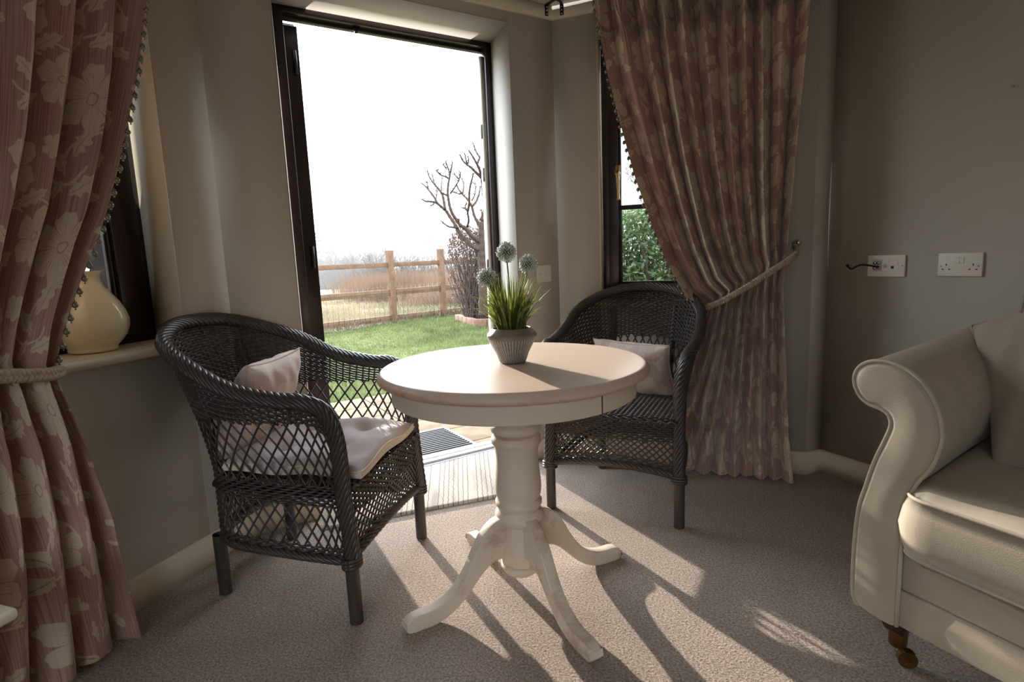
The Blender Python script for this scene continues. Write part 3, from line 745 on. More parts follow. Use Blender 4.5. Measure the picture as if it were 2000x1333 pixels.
    # rear posts run up the outside of the body
    for sgn in (1, -1):
        s0 = .395 if sgn > 0 else .605
        z = np.linspace(.19, .80, 26); ss = np.full(26, s0)+(.012*sgn)*np.linspace(0, 1, 26); P = Ssurf(ss, z)
        c = np.array([0, -.05, 0]); n = P*[1, 1, 0]-c*[1, 1, 0]; n /= np.linalg.norm(n, axis=1, keepdims=True)
        P = P+n*.010
        b = MB(); b.tube(P, .014, 10); braid(b, P, .011, 5, .006, .10); b.build('rear_post', M_wicker, t, smooth=True)
        # legs wound with fine cane
        x, y = .188*sgn, -.270
        pr = [(0, 0)]+[(.0195+.0012*(k % 2), .0018*k+.002) for k in range(116)]
        b = MB(); b.lathe(pr, 18, (x, y)); b.build('leg', M_wicker, t, smooth=True)
        b = MB(); b.lathe(pr, 18, (.264*sgn, .244)); b.build('leg', M_wicker, t, smooth=True)
        b = MB(); th = np.linspace(0, 2*PI, 24)
        for zc in (.196, .207, .186):
            b.tube(np.stack([.264*sgn+.026*np.cos(th), .246+.026*np.sin(th), zc+.004*np.sin(th)], 1), .0065, 6)
        b.build('leg_binding', M_wicker, t, smooth=True)
    return t
ch1 = make_chair('charcoal wicker armchair by the left wall, with a lilac seat pad and pink cushion')
ch1.location = (-.679, 1.896, 0); ch1.rotation_euler = (0, 0, -1.795); ch1['group'] = 'wicker armchairs'
ch2 = dup(ch1); ch2.location = (.482, 2.428, 0); ch2.rotation_euler = (0, 0, 2.706)
ch2['label'] = 'charcoal wicker armchair right of the table, in front of the curtain and narrow window'

# cushions
def pillow(name, label, w, h, th, M, Mx, dent=0, uvs=1.0, seed=0, uo=(0, 0), pinch=.09):
    n = 44; u = np.linspace(-1, 1, n); r = np.random.default_rng(seed); b = MB()
    U, V = np.meshgrid(u, u, indexing='ij')
    k = 1-pinch*(1-np.abs(U)**2)*0; ex = 1-pinch*(1-V**2)*np.abs(U)**3; ey = 1-pinch*(1-U**2)*np.abs(V)**3
    Xx = U*w/2*(1-pinch*(1-V**2)*U**2); Yy = V*h/2*(1-pinch*(1-U**2)*V**2)
    prof = (np.clip(1-U**4, 0, 1)*np.clip(1-V**4, 0, 1))**.55
    wr = .004*np.sin(U*7+V*5+seed)+.003*np.sin(U*13-V*9+seed*2)
    Zt = prof*(th/2)+wr*prof; Zb = -prof*(th/2)+wr*prof
    uv = np.stack([(U+1)/2*w*uvs+uo[0], (V+1)/2*h*uvs+uo[1]], -1)
    b.grid(np.stack([Xx, Yy, Zt], -1), uv, flip=False); b.grid(np.stack([Xx, Yy, Zb], -1), uv, flip=True)
    o = b.build(name, M, smooth=True, weld=True); o.matrix_world = Mx
    e = np.vstack([np.stack([Xx, Yy, (Zt+Zb)/2], -1)[:, 0], np.stack([Xx, Yy, (Zt+Zb)/2], -1)[-1, :], np.stack([Xx, Yy, (Zt+Zb)/2], -1)[::-1, -1], np.stack([Xx, Yy, (Zt+Zb)/2], -1)[0, ::-1]])
    b = MB(); b.tube(resample(e, 160)[:-1], .0028, 6, closed=True); b.build('piping', M, o, smooth=True)
    return tag(o, label, 'cushion')
def on_chair(ch, loc, rx, ry, rz):
    return Matrix.Translation(ch.location) @ Matrix.Rotation(ch.rotation_euler.z, 4, 'Z') @ Matrix.Translation(loc) @ Matrix.Rotation(rz, 4, 'Z') @ Matrix.Rotation(rx, 4, 'X') @ Matrix.Rotation(ry, 4, 'Y')
pillow('cushion', 'pale pink floral cushion leaning in the left wicker armchair', .34, .34, .12, M_pillow, on_chair(ch1, (.030, -.180, .615), math.radians(66), math.radians(0), math.radians(6)), seed=2, uo=(.05, .1))
pillow('cushion', 'pink striped cushion standing in the right wicker armchair', .37, .27, .12, M_pillow, on_chair(ch2, (-.010, -.13, .548), math.radians(68), math.radians(-4), math.radians(-10)), seed=4, uo=(.32, .45))
# tufted seat pad
def seat_pad():
    n = 60; u = np.linspace(-1, 1, n); U, V = np.meshgrid(u, u, indexing='ij'); w, h = .47, .46
    sq = lambda a_, c_: a_*(1-.05*(1-c_**2)*a_**2)
    Xx = U*w/2*(1-.07*(V < 0)*np.abs(V)); Yy = V*h/2
    edge = (np.clip(1-U**6, 0, 1)*np.clip(1-V**6, 0, 1))**.5
    tuft = np.zeros_like(U); 
    for (a_, c_) in ((-.42, -.42), (.42, -.42), (-.42, .42), (.42, .42), (0, 0)):
        d2 = (U-a_)**2+(V-c_)**2; tuft += np.exp(-d2/.012)*.022+np.exp(-d2/.09)*.014
    wr = .0035*np.sin(U*9+np.sin(V*7)*1.5)+.003*np.sin(V*11+U*4)
    wv_ = .010*np.sin(U*4.2+1)*np.clip(V, 0, 1)**2+.006*np.sin(V*6); Zt = .026+edge*(.036)+(-tuft+wr)*edge+wv_; Zb = np.full_like(U, -.002)+wv_*.6+.004
    sag = -.035*np.clip(V-.75, 0, 1)**2*8*0
    b = MB(); b.grid(np.stack([Xx, Yy, Zt+sag], -1)); top = b
    o = top.build('seat_pad', M_pad, smooth=True); tag(o, 'lilac grey tufted seat pad on the left wicker armchair', 'seat pad')
    b = MB(); b.grid(np.stack([Xx, Yy, Zb], -1), flip=True)
    for sl in ((slice(None), 0), (-1, slice(None)), (slice(None), -1), (0, slice(None))):
        a_ = np.stack([Xx[sl], Yy[sl], Zt[sl]], -1); c_ = np.stack([Xx[sl], Yy[sl], Zb[sl]], -1); mid = (a_+c_)/2; ctr = mid*1.0; ctr[:, :2] *= 1.02
        b.grid(np.stack([a_, ctr, c_], 0))
    b.build('side_band', M_padside, o, smooth=True)['label'] = 'cream side band'
    e = np.vstack([np.stack([Xx, Yy, Zt], -1)[:, 0], np.stack([Xx, Yy, Zt], -1)[-1], np.stack([Xx, Yy, Zt], -1)[::-1, -1], np.stack([Xx, Yy, Zt], -1)[0, ::-1]])
    b = MB(); b.tube(resample(e, 200)[:-1], .0030, 6, closed=True); b.build('piping', M_padside, o, smooth=True)
    for (a_, c_) in ((-.42, -.42), (.42, -.42), (-.42, .42), (.42, .42), (0, 0)):
        b = MB(); b.lathe([(0, .006), (.006, .005), (.009, .002), (.008, 0)], 12, (a_*w/2, c_*h/2)); q = b.build('button', M_pad, o, smooth=True); q.location = (0, 0, .021)
    o.matrix_world = on_chair(ch1, (-.005, .030, .440), 0, 0, math.radians(3))
    return o
seat_pad()

# ------------------------------------------------------------------ round pedestal table
tb = empty('pedestal_table', 'round cream painted pedestal table with worn edges in the middle of the room', 'table', (0, 1.715, 0))
b = MB(); prof = [(0, .750), (.10, .750), (.25, .750), (.385, .750), (.392, .7495), (.396, .7475), (.3975, .7445), (.4005, .741), (.4045, .736), (.4055, .730), (.403, .7245), (.397, .7205), (.390, .718), (.384, .714), (.372, .712), (0, .712)]
b.lathe(prof, 128); b.build('table_top', M_top, tb, smooth=True, angle=50)
b = MB(); b.lathe([(.352, .7115), (.3665, .7115), (.3665, .662), (.364, .6595), (.356, .6595), (.352, .663)], 128); ap = b.build('apron', M_table, tb, smooth=True, angle=40)
M_gap = simple('dark_joint', srgb(92, 70, 58), .9, .1, 30)
for an in (-52.5, 127.5):
    c_, s_ = math.cos(math.radians(an)), math.sin(math.radians(an)); R2 = np.array([[c_, -s_, 0], [s_, c_, 0], [0, 0, 1]])
    b = MB(); b.box((.3655, -.002, .661), (.3672, .002, .711), R2); b.build('apron_joint', M_gap, ap)
b = MB(); b.box((-.34, -.03, .69), (.34, .03, .712)); b.box((-.03, -.34, .690), (.03, .34, .7118)); b.build('cross_bearer', M_table, tb, bevel=.003)
def octr(r, z, th):
    k = PI/4; return r*np.cos(k/2)/np.cos((th+k/2) % k-k/2)*1.0
b = MB(); b.lathe([(0, .70), (.080, .70), (.080, .60), (.078, .575), (.074, .562)], 64, fn=octr); b.build('column_head', M_table, tb, smooth=True, angle=25)
cprof = [(.070, .565), (.0775, .560), (.080, .550), (.078, .541), (.0715, .536), (.0695, .530), (.0705, .524), (.0765, .519), (.0785, .510), (.0765, .501), (.070, .496), (.0685, .488), (.0665, .470), (.0655, .45), (.0665, .43), (.070, .40), (.0725, .375), (.073, .355), (.0715, .338), (.0680, .328), (.0665, .322), (.0700, .317), (.0735, .311), (.0735, .303), (.069, .297), (.0655, .291), (.0665, .285), (.0725, .279), (.0765, .270), (.0770, .260), (.0740, .252), (.0660, .243), (.060, .238)]
b = MB(); b.lathe(cprof, 64); b.build('turned_column', M_table, tb, smooth=True)
b = MB(); b.lathe([(.058, .245), (.064, .238), (.064, .115), (.060, .104)], 64, fn=octr); b.build('column_block', M_table, tb, smooth=True, angle=25)
b = MB(); b.lathe([(.058, .106), (.0635, .102), (.0645, .096), (.062, .090), (.056, .080), (.045, .071), (.025, .064), (0, .062)], 48); b.build('finial', M_table, tb, smooth=True)
up = cat([(.050, .272), (.078, .270), (.108, .256), (.138, .228), (.162, .190), (.184, .150), (.210, .112), (.242, .080), (.280, .059), (.318, .050), (.352, .049), (.378, .044), (.392, .031)], 5)
dn = cat([(.394, .018), (.390, .006), (.376, 0), (.345, 0), (.308, .001), (.272, .010), (.236, .027), (.200, .055), (.168, .088), (.140, .115), (.112, .134), (.082, .142), (.050, .142)], 5)
for i in range(4):
    an = math.radians(28.5+90*i); c_, s_ = math.cos(an), math.sin(an)
    n_ = min(len(up), len(dn)); U_ = resample(up, 50); D_ = resample(dn[::-1], 50); b = MB(); hw = .0185
    def P3(q, y): return np.stack([q[:, 0]*c_-y*s_, q[:, 0]*s_+y*c_, q[:, 1]], 1)
    b.grid(np.stack([P3(U_, -hw), P3(U_, hw)], 0)); b.grid(np.stack([P3(D_, hw), P3(D_, -hw)], 0)); b.grid(np.stack([P3(D_, -hw), P3(U_, -hw)], 0)); b.grid(np.stack([P3(U_, hw), P3(D_, hw)], 0))
    b.add(np.vstack([P3(U_[-1:], -hw), P3(U_[-1:], hw), P3(D_[-1:], hw), P3(D_[-1:], -hw)]), [(0, 1, 2, 3)])
    b.build('leg', M_table, tb, bevel=.004, weld=True)

# ------------------------------------------------------------------ potted plant
pp = empty('potted_plant', 'artificial allium plant in a grey ribbed pot on the round table', 'plant', (.000, 1.715, .7505))
M_pot = mat('stone_glazed_pot', srgb(150, 140, 130), .5); v = coords(M_pot)
sepn = node(M_pot, 'ShaderNodeSeparateXYZ', {0: node(M_pot, 'ShaderNodeTexCoord').outputs['Object']}); X.nt = M_pot.node_tree
th_ = X.n('ARCTAN2', X(sepn.outputs[1]), X(sepn.outputs[0])); zz_ = X(sepn.outputs[2])
jag = X(noise(M_pot, v, 90, 3))
rib = xabs(X.n('SINE', th_*24 + jag*1.6)); low = (zz_ < .074)
f_ = (1-(rib < .5))*0.35 + jag*.8
cc = ramp(M_pot, (f_*low).v, [(0, srgb(122, 109, 97)), (.2, srgb(122, 106, 90)), (.45, srgb(88, 90, 92)), (.75, srgb(152, 150, 144))]); setcol(M_pot, cc)
bump(M_pot, (rib*low+jag*.3).v, .6, .003)
b = MB(); b.lathe([(0, .001), (.036, .001), (.0395, .003), (.042, .008), (.0495, .03), (.060, .05), (.0705, .070), (.0752, .080), (.0755, .085), (.0725, .0905), (.066, .097), (.0595, .103), (.0580, .106), (.0560, .106), (.0550, .102), (.061, .092), (.062, .085), (.055, .078), (0, .078)], 72)
pot = b.build('pot', M_pot, pp, smooth=True)
b = MB(); b.lathe([(.058, .094), (.03, .0945), (0, .095)], 24); b.build('moss', M_soil, pp)
b = MB(); r = np.random.default_rng(3)
for k in range(230):
    a0 = r.uniform(0, 2*PI); r0 = .040*math.sqrt(r.uniform()); h = r.uniform(.09, .185); lean = r.uniform(.0, .05)+(r.uniform() < .14)*r.uniform(.05, .09)
    q = np.linspace(0, 1, 8); curl = lean*q**2; x = r0*math.cos(a0)+(curl+.012*q)*math.cos(a0); y = r0*math.sin(a0)+(curl+.012*q)*math.sin(a0)
    z = .088+h*q-(lean > .08)*.06*q**3
    w = .0028*(1-q**2.5)+.0003; ax = r.uniform(0, PI); dx, dy = np.cos(ax)*w, np.sin(ax)*w
    b.grid(np.stack([np.stack([x-dx, y-dy, z], 1), np.stack([x+dx, y+dy, z], 1)], 0))
b.build('grass_blades', M_blade, pp)
for (hx, hy, hz, R0, bx) in ((-.006, .004, .330, .029, .003), (.056, -.012, .293, .028, .022), (-.066, -.012, .258, .029, -.018)):
    b = MB(); b.tube(cat([(bx, 0, .09), (bx+(hx-bx)*.3, hy*.4, .09+(hz-.09)*.45), (hx, hy, hz-.01)], 8), .0022, 6); st_ = b.build('stem', M_blade, pp, smooth=True)
    b = MB(); bd = MB(); n_ = 230
    for k in range(n_):
        zc = 1-2*(k+.5)/n_; ph_ = k*2.399963; rr = math.sqrt(1-zc*zc); d3 = np.array([rr*math.cos(ph_), rr*math.sin(ph_), zc]); j = r.uniform(.82, 1.08)
        c0 = np.array([hx, hy, hz]); b.tube([c0+d3*R0*.3, c0+d3*R0*j*.86], .0006, 4)
        t1 = c0+d3*R0*j*.66; t2 = c0+d3*R0*j*1.04; bd.tube([t1, (t1+t2)/2, t2], [.0006, .0016, .0023], 5)
    b.lathe([(0, hz-.012), (.011, hz-.006), (.014, hz), (.011, hz+.006), (0, hz+.012)], 12, (hx, hy))
    hd = b.build('flower_head', M_alliumd, pp); bd.build('florets', M_allium, hd)

# ------------------------------------------------------------------ cream jug on the left sill
jx, jy = -1.330, 1.812
jprof = [(0, .001), (.058, .001), (.066, .004), (.068, .010), (.066, .016), (.078, .028), (.096, .050), (.105, .078), (.106, .098), (.100, .125), (.086, .155), (.068, .182), (.053, .204), (.045, .222), (.043, .234), (.046, .244), (.052, .252), (.054, .255), (.050, .254), (.043, .240), (.040, .225), (.048, .205), (.06, .18)]
def jfn(r, z, th):
    k = 1+.018*np.cos(8*th)*np.exp(-((z-.10)/.06)**2)+.03*np.sin(5*th+z*80)*np.exp(-((z-.215)/.022)**2)*.6
    k = k+.09*np.exp(-((z-.256)/.02)**2)*np.cos(6*th)*.4
    lip = np.exp(-(((th+.35+PI) % (2*PI)-PI)/.5)**2)*np.clip((z-.225)/.03, 0, 1)*.016
    return r*k+lip
b = MB(); b.lathe(jprof, 96, fn=jfn)
jug = b.build('ceramic_jug', M_vase, smooth=True); jug.location = (jx, jy, .822)
tag(jug, 'cream glazed ceramic jug on the left window sill, half behind the beaded curtain', 'jug')
b = MB(); ha = 2.6; hd_ = np.array([math.cos(ha), math.sin(ha)])
P = [(.045, .235), (.075, .255), (.112, .245), (.125, .205), (.112, .165), (.088, .14)]
b.tube(cat([(hd_[0]*r_, hd_[1]*r_, z_) for r_, z_ in P], 8), .0085, 10); b.build('handle', M_vase, jug, smooth=True)

# ------------------------------------------------------------------ sofa
PS = np.array([.857, 1.349]); us = np.array([.423, -.906]); us /= np.linalg.norm(us); vs = np.array([-us[1], us[0]])
azs = math.atan2(us[1], us[0])
so = empty('sofa', 'beige velvet sofa with scroll arm and brass castor at the right edge', 'sofa', (PS[0], PS[1], 0), azs)
outl = [(-.000, .150), (-.014, .175), (-.017, .23), (-.016, .33), (-.010, .41), (.004, .470), (.024, .545), (.046, .605), (.056, .640), (.050, .664), (.030, .676), (.000, .682), (-.024, .700), (-.037, .730), (-.032, .758), (-.012, .778), (.020, .788), (.055, .786), (.090, .775), (.122, .750), (.148, .710), (.162, .665), (.163, .625), (.148, .570), (.122, .525), (.105, .48), (.096, .42), (.094, .30), (.094, .150)]
OL = cat(outl, 6); ctr = np.array([.06, .5])
def ringat(k, v, s=1.0, dz=0): q = (OL-ctr)*s+ctr; return np.stack([q[:, 0], np.full(len(q), v), q[:, 1]+dz], 1)
def inset(P, dlt):
    t = np.gradient(P, axis=0); t /= np.linalg.norm(t, axis=1, keepdims=True)+1e-9; nn = np.stack([t[:, 1], -t[:, 0]], 1)
    return P+nn*dlt
I2 = inset(OL, .010)
def ring2(Q, v, dz=0): return np.stack([Q[:, 0], np.full(len(Q), v), Q[:, 1]+dz], 1)
# face panel, gently padded
b = MB(); fr = [ring2(OL, .004), ring2(inset(OL, .003), -.004), ring2(inset(OL, .012), -.009)]
b.grid(np.array(fr))
nO = len(OL); base_ = len(OL)*2
half = nO//2
L_ = ring2(inset(OL, .012), -.009)
# fill the padded face by bridging opposite sides
Lh = L_[:half]; Rh = L_[::-1][:half]
b.grid(np.stack([Lh, Lh*.7+Rh*.3-[0, .004, 0], Lh*.3+Rh*.7-[0, .004, 0], Rh], 0))
b.build('arm_front', M_sofa, so, smooth=True)
b = MB(); rows = [ring2(OL, .004)]+[ring2(OL, v_, dz_) for v_, dz_ in ((.03, .002), (.2, .004), (.4, .008), (.6, .012), (.80, .016))]
b.grid(np.array(rows)[:, :, :]); b.build('arm', M_sofa, so, smooth=True)
b = MB(); b.tube(ring2(inset(OL, -.001), -.002), .0052, 8); b.build('piping', M_pipe, so, smooth=True)
def cushion_block(name, u0, u1, v0, v1, z0, z1, parent, M, crown=.02, rad=.04, pip=True):
    nu, nv = 40, 30; U = np.linspace(0, 1, nu); V = np.linspace(0, 1, nv); b = MB()
    def sheet(z, sgn, ins):
        uu, vv = np.meshgrid(U, V, indexing='ij')
        e = (np.clip(np.minimum(uu, 1-uu)*(u1-u0)/rad, 0, 1)); f = (np.clip(np.minimum(vv, 1-vv)*(v1-v0)/rad, 0, 1))
        hz = (1-(1-e)**2.5)*(1-(1-f)**2.5)
        # rounded plan corners
        x = u0+(u1-u0)*uu; y = v0+(v1-v0)*vv
        cx = np.clip(x, u0+rad, u1-rad); cy = np.clip(y, v0+rad, v1-rad); dx, dy = x-cx, y-cy; m_ = np.maximum(np.abs(dx), np.abs(dy)); rr = np.hypot(dx, dy)+1e-9
        k = np.where(rr > 0, m_/rr, 1); x = cx+dx*k; y = cy+dy*k
        return np.stack([x, y, z+sgn*(hz*crown+.003*np.sin(x*23+y*17)*hz)], -1)
    T_, B_ = sheet(z1, 1, 0), sheet(z0, -1, 0)
    b.grid(T_); b.grid(B_, flip=True)
    def rim(G): return np.vstack([G[:, 0], G[-1, 1:], G[::-1, -1][1:], G[0, ::-1][1:]])
    rt, rb = rim(T_), rim(B_); c = np.array([(u0+u1)/2, (v0+v1)/2, 0]); mid = []
    for q in (0, .2, .5, .8, 1):
        g = rt*(1-q)+rb*q; nn = g-c; 
        cx = np.clip(g[:, 0], u0+rad, u1-rad); cy = np.clip(g[:, 1], v0+rad, v1-rad); dd = np.stack([g[:, 0]-cx, g[:, 1]-cy], 1); dd /= np.linalg.norm(dd, axis=1, keepdims=True)+1e-9
        g = g.copy(); g[:, :2] += dd*.018*math.sin(PI*q); mid.append(g)
    b.grid(np.array(mid), flip=True)
    o = b.build(name, M, parent, smooth=True, weld=True)
    if pip:
        for g in (rt, rb):
            b = MB(); b.tube(resample(g, 300)[:-1], .0048, 6, closed=True); b.build('piping', M_pipe, o, smooth=True)
    return o
cushion_block('seat_cushion', .098, 1.05, -.030, .60, .352, .492, so, M_sofa, .030, .05)
b = MB(); b.box((.094, .006, .242), (1.55, .06, .338)); b.build('front_panel', M_sofa, so, bevel=.008)
b = MB(); b.box((.094, .002, .150), (1.55, .06, .243)); b.build('front_border', M_sofa, so, bevel=.005)
b = MB(); b.tube([(.096, -.002, .152), (.096, -.002, .34)], .005, 8); b.build('piping', M_pipe, so, smooth=True)
b = MB(); b.box((.05, .05, .16), (1.55, .82, .35)); b.build('seat_base', M_sofa, so, bevel=.01)
cushion_block('seat_cushion', 1.055, 1.54, -.030, .60, .352, .492, so, M_sofa, .030, .05)
# back with a tall rounded shoulder
bk = cat([(.02, .16), (.015, .6), (.02, .85), (.05, .94), (.14, .985), (.5, 1.0), (1.55, 1.0)], 8)
b = MB(); f_b = lambda v_, ins: np.stack([np.maximum(bk[:, 0]+ins, 0), np.full(len(bk), v_), bk[:, 1]-ins], 1)
BK_U0 = .13
bk[:, 0] = BK_U0+(bk[:, 0]-.015)*.9
low = np.stack([bk[:, 0]*0+1.55, np.full(len(bk), 0.), bk[:, 1]*0+.16], 1)
def edge(v_, ins): return np.stack([bk[:, 0]+ins, np.full(len(bk), v_), bk[:, 1]-ins*(bk[:, 1] > .5)], 1)
def base_(v_): return np.stack([np.maximum(bk[:, 0], .9), np.full(len(bk), v_), np.full(len(bk), .18)], 1)
b.grid(np.array([base_(.60), edge(.60, .05), edge(.605, .02), edge(.62, .004), edge(.64, 0), edge(.84, 0), edge(.86, .02), base_(.86)])); b.build('back', M_sofa, so, smooth=True)
b = MB(); b.tube(edge(.622, .001), .005, 8); b.build('piping', M_pipe, so, smooth=True)
b = MB(); b.lathe([(0, .175), (.050, .175), (.047, .140), (.038, .112), (.030, .098), (0, .097)], 4, fn=None); lg = b.build('leg', M_legwood, so); lg.location = (.062, .068, 0); lg.rotation_euler = (0, 0, PI/4)
b = MB(); b.lathe([(0, .1), (.0215, .1), (.0205, .06), (.016, .054), (0, .053)], 20); cs = b.build('castor', M_oldbrass, lg, smooth=True, angle=40); cs['label'] = 'brass castor'
b = MB()
for y_ in (-.014, .014): b.tube([(.0, y_, .056), (.012, y_, .045), (.024, y_, .024)], .0045, 6)
b.tube([(.022, -.010, .022), (.022, .010, .022)], .022, 20); b.build('castor_wheel', M_oldbrass, lg, smooth=True, angle=40)
for uu_, vv_ in ((1.48, .07), (1.48, .78), (.07, .78)):
    b = MB(); b.lathe([(0, .165), (.034, .165), (.022, .09), (.02, .0), (0, 0)], 4); q = b.build('leg', M_legwood, so); q.location = (uu_, vv_, 0)
for o_ in so.children_recursive:                          # the arms splay outwards
    if o_.type == 'MESH' and o_.name.split('.')[0] not in ('leg', 'castor', 'castor_wheel'):
        n_ = len(o_.data.vertices); co = np.empty(n_*3, np.float32); o_.data.vertices.foreach_get('co', co); co = co.reshape(-1, 3); co[:, 0] -= .19*co[:, 1]; o_.data.vertices.foreach_set('co', co.ravel()); o_.data.update()
Ms = Matrix.Translation((PS[0], PS[1], 0)) @ Matrix.Rotation(azs, 4, 'Z')
hv = Vector((-.150, .17, .31)).normalized(); wv2 = Vector((1, -.12, .03)); wv2 = (wv2-hv*wv2.dot(hv)).normalized(); nv2 = wv2.cross(hv)
cc_ = Vector((.045, .385, .655))+wv2*.215
PM = Matrix(((wv2.x, hv.x, nv2.x, cc_.x), (wv2.y, hv.y, nv2.y, cc_.y), (wv2.z, hv.z, nv2.z, cc_.z), (0, 0, 0, 1)))
pillow('scatter_cushion', 'taupe velvet scatter cushion leaning against the sofa back', .42, .42, .16, M_taupe, Ms @ PM, seed=6, pinch=.10)

# ------------------------------------------------------------------ wall plates
def plate_box(o, d, inw, s, z, w, h, label, M=M_white, cat_='socket', name='wall_socket', t=.009):
    b = MB(); obox(b, o, d, inw, s-w/2, s+w/2, 0, t, z-h/2, z+h/2); r_ = b.build(name, M, bevel=.0025); return tag(r_, label, cat_)
def bit(par, name, o, d, inw, s0, s1, z0, z1, q0, q1, M, bev=.0006): b = MB(); obox(b, o, d, inw, s0, s1, q0, q1, z0, z1); return b.build(name, M, par, bevel=bev)
inR = -nR
def sR(p): return float((np.array(p)-Rd)@dR)
sk2 = plate_box(Rd, dR, inR, sR((1.663, 2.124)), .970, .146, .086, 'white double power socket on the right wall, above the sofa arm')
c = sR((1.663, 2.124))
for sg in (-1, 1):
    x = c+sg*.044
    bit(sk2, 'socket_hole', Rd, dR, inR, x-.002, x+.002, .966, .974, .0085, .0094, M_black)
    for k in (-.011, .011): bit(sk2, 'socket_hole', Rd, dR, inR, x+k-.0034, x+k+.0034, .951, .955, .0085, .0094, M_black)
    b = MB(); b.tube([pw3(Rd, dR, inR, c+sg*.061, .008, .965), pw3(Rd, dR, inR, c+sg*.061, .0098, .965)], .0032, 12); b.build('screw', M_chrome, sk2, smooth=True)
bit(sk2, 'rocker_switch', Rd, dR, inR, c-.015, c+.015, .975, .999, .008, .0125, M_white, .0015)
bit(sk2, 'switch_gap', Rd, dR, inR, c-.0008, c+.0008, .976, .998, .0124, .0128, M_grey, 0)
c = sR((1.548, 2.366))
sk1 = plate_box(Rd, dR, inR, c, .966, .150, .088, 'white aerial and telephone outlet plate on the right wall, black cable plugged in')
bit(sk1, 'module', Rd, dR, inR, c-.052, c-.016, .945, .992, .008, .0105, M_grey); bit(sk1, 'module', Rd, dR, inR, c-.014, c+.014, .945, .992, .008, .0105, M_white); bit(sk1, 'module', Rd, dR, inR, c+.016, c+.050, .945, .992, .008, .0105, M_white)
for dx, dz in ((-.042, .978), (-.026, .978), (-.026, .958), (-.042, .958)):
    b = MB(); b.tube([pw3(Rd, dR, inR, c+dx, .010, dz), pw3(Rd, dR, inR, c+dx, .018, dz)], .0058, 14); b.build('aerial_port', M_chrome, sk1, smooth=True)
b = MB(); b.tube([pw3(Rd, dR, inR, c+.0, .009, .965), pw3(Rd, dR, inR, c+.0, .0135, .965)], .007, 16); b.build('aerial_port', M_grey, sk1, smooth=True)
bit(sk1, 'phone_port', Rd, dR, inR, c+.022, c+.034, .955, .966, .0100, .0110, M_black)
for sg in (-1, 1):
    b = MB(); b.tube([pw3(Rd, dR, inR, c+sg*.066, .008, .966), pw3(Rd, dR, inR, c+sg*.066, .0098, .966)], .003, 12); b.build('screw', M_chrome, sk1, smooth=True)
b = MB(); P = [pw3(Rd, dR, inR, c-.172+.004, .002, .967), pw3(Rd, dR, inR, c-.165, .010, .966), pw3(Rd, dR, inR, c-.140, .018, .953), pw3(Rd, dR, inR, c-.115, .022, .964), pw3(Rd, dR, inR, c-.09, .026, .971), pw3(Rd, dR, inR, c-.06, .024, .969), pw3(Rd, dR, inR, c-.038, .020, .964), pw3(Rd, dR, inR, c-.022, .018, .962)]
pc = cat(P, 8); b.tube(pc, [.0036]*(len(pc)-6)+[.0045]*6, 8)
cab = tag(b.build('cable', M_black, smooth=True), 'short black aerial cable running from the wall into the outlet plate', 'cable')
b = MB(); b.tube([pw3(Rd, dR, inR, c-.170, 0, .967), pw3(Rd, dR, inR, c-.170, .004, .967)], .006, 12); b.build('grommet', M_black, cab, smooth=True)
c = float((np.array([.176, 2.965])-A_)@dD)
sw = plate_box(A_, dD, -nD, c, .973, .086, .086, 'white square switch plate on the wall beside the door frame', name='switch_plate', cat_='switch')
bit(sw, 'rocker_switch', A_, dD, -nD, c-.010, c+.010, .957, .989, .008, .0115, M_white, .0012)
for sg in (-1, 1):
    b = MB(); b.tube([pw3(A_, dD, -nD, c+sg*.030, .008, .973), pw3(A_, dD, -nD, c+sg*.030, .0095, .973)], .0028, 12); b.build('screw', M_chrome, sw, smooth=True)
b = MB(); cn = sR((1.713, 2.017)); b.tube([pw3(Rd, dR, inR, cn, 0, 1.56), pw3(Rd, dR, inR, cn, .012, 1.562)], [.002, .004], 8)
tag(b.build('wall_nail', M_chrome, smooth=True), 'tiny nail in the right wall high above the sockets', 'nail')

# ------------------------------------------------------------------ small side table at the lower left
st = empty('side_table', 'pale cream side table corner at the bottom left, in front of the curtain', 'table', (-.957, 1.011, 0), math.atan2(dL[1], dL[0]))
b = MB(); b.box((-.42, 0, .425), (0, .24, .45)); b.build('table_top', M_cream, st, bevel=.009)
for x_, y_ in ((-.065, .05), (-.065, .20), (-.38, .05), (-.38, .20)):
    b = MB(); b.box((x_-.017, y_-.017, 0), (x_+.017, y_+.017, .427)); b.build('leg', M_cream, st, bevel=.003)

# ------------------------------------------------------------------ rug, mat, paving
M_rug = mat('striped_rug', srgb(206, 194, 178), .95, spec=.1, Sheen_Weight=.2); X.nt = M_rug.node_tree
t_ = node(M_rug, 'ShaderNodeTexCoord'); sx_ = node(M_rug, 'ShaderNodeSeparateXYZ', {0: t_.outputs['UV']})
wv = X(noise(M_rug, coords(M_rug, 'UV', (6, 14, 1)), 2.2, 3)); u_ = X(sx_.outputs[0]) + (wv-.5)*.012
cell = X.n('FRACT', u_*44.0); idn = node(M_rug, 'ShaderNodeTexWhiteNoise', {'W': X.n('FLOOR', u_*44.0).v}, noise_dimensions='1D')
ln = (cell < .16)*(X(idn.outputs[0]) > .22); fn_ = noise(M_rug, coords(M_rug, 'UV', (1, 1, 1)), 260, 2)
broad = noise(M_rug, coords(M_rug, 'UV', (1, .15, 1)), 14, 2)
gc = ramp(M_rug, broad, [(.35, srgb(156, 146, 138)), (.5, srgb(184, 172, 158)), (.7, srgb(196, 184, 168))])
mc = node(M_rug, 'ShaderNodeMix', {0: (ln*.85).v, 6: gc, 7: (*srgb(92, 76, 66), 1)}, data_type='RGBA')
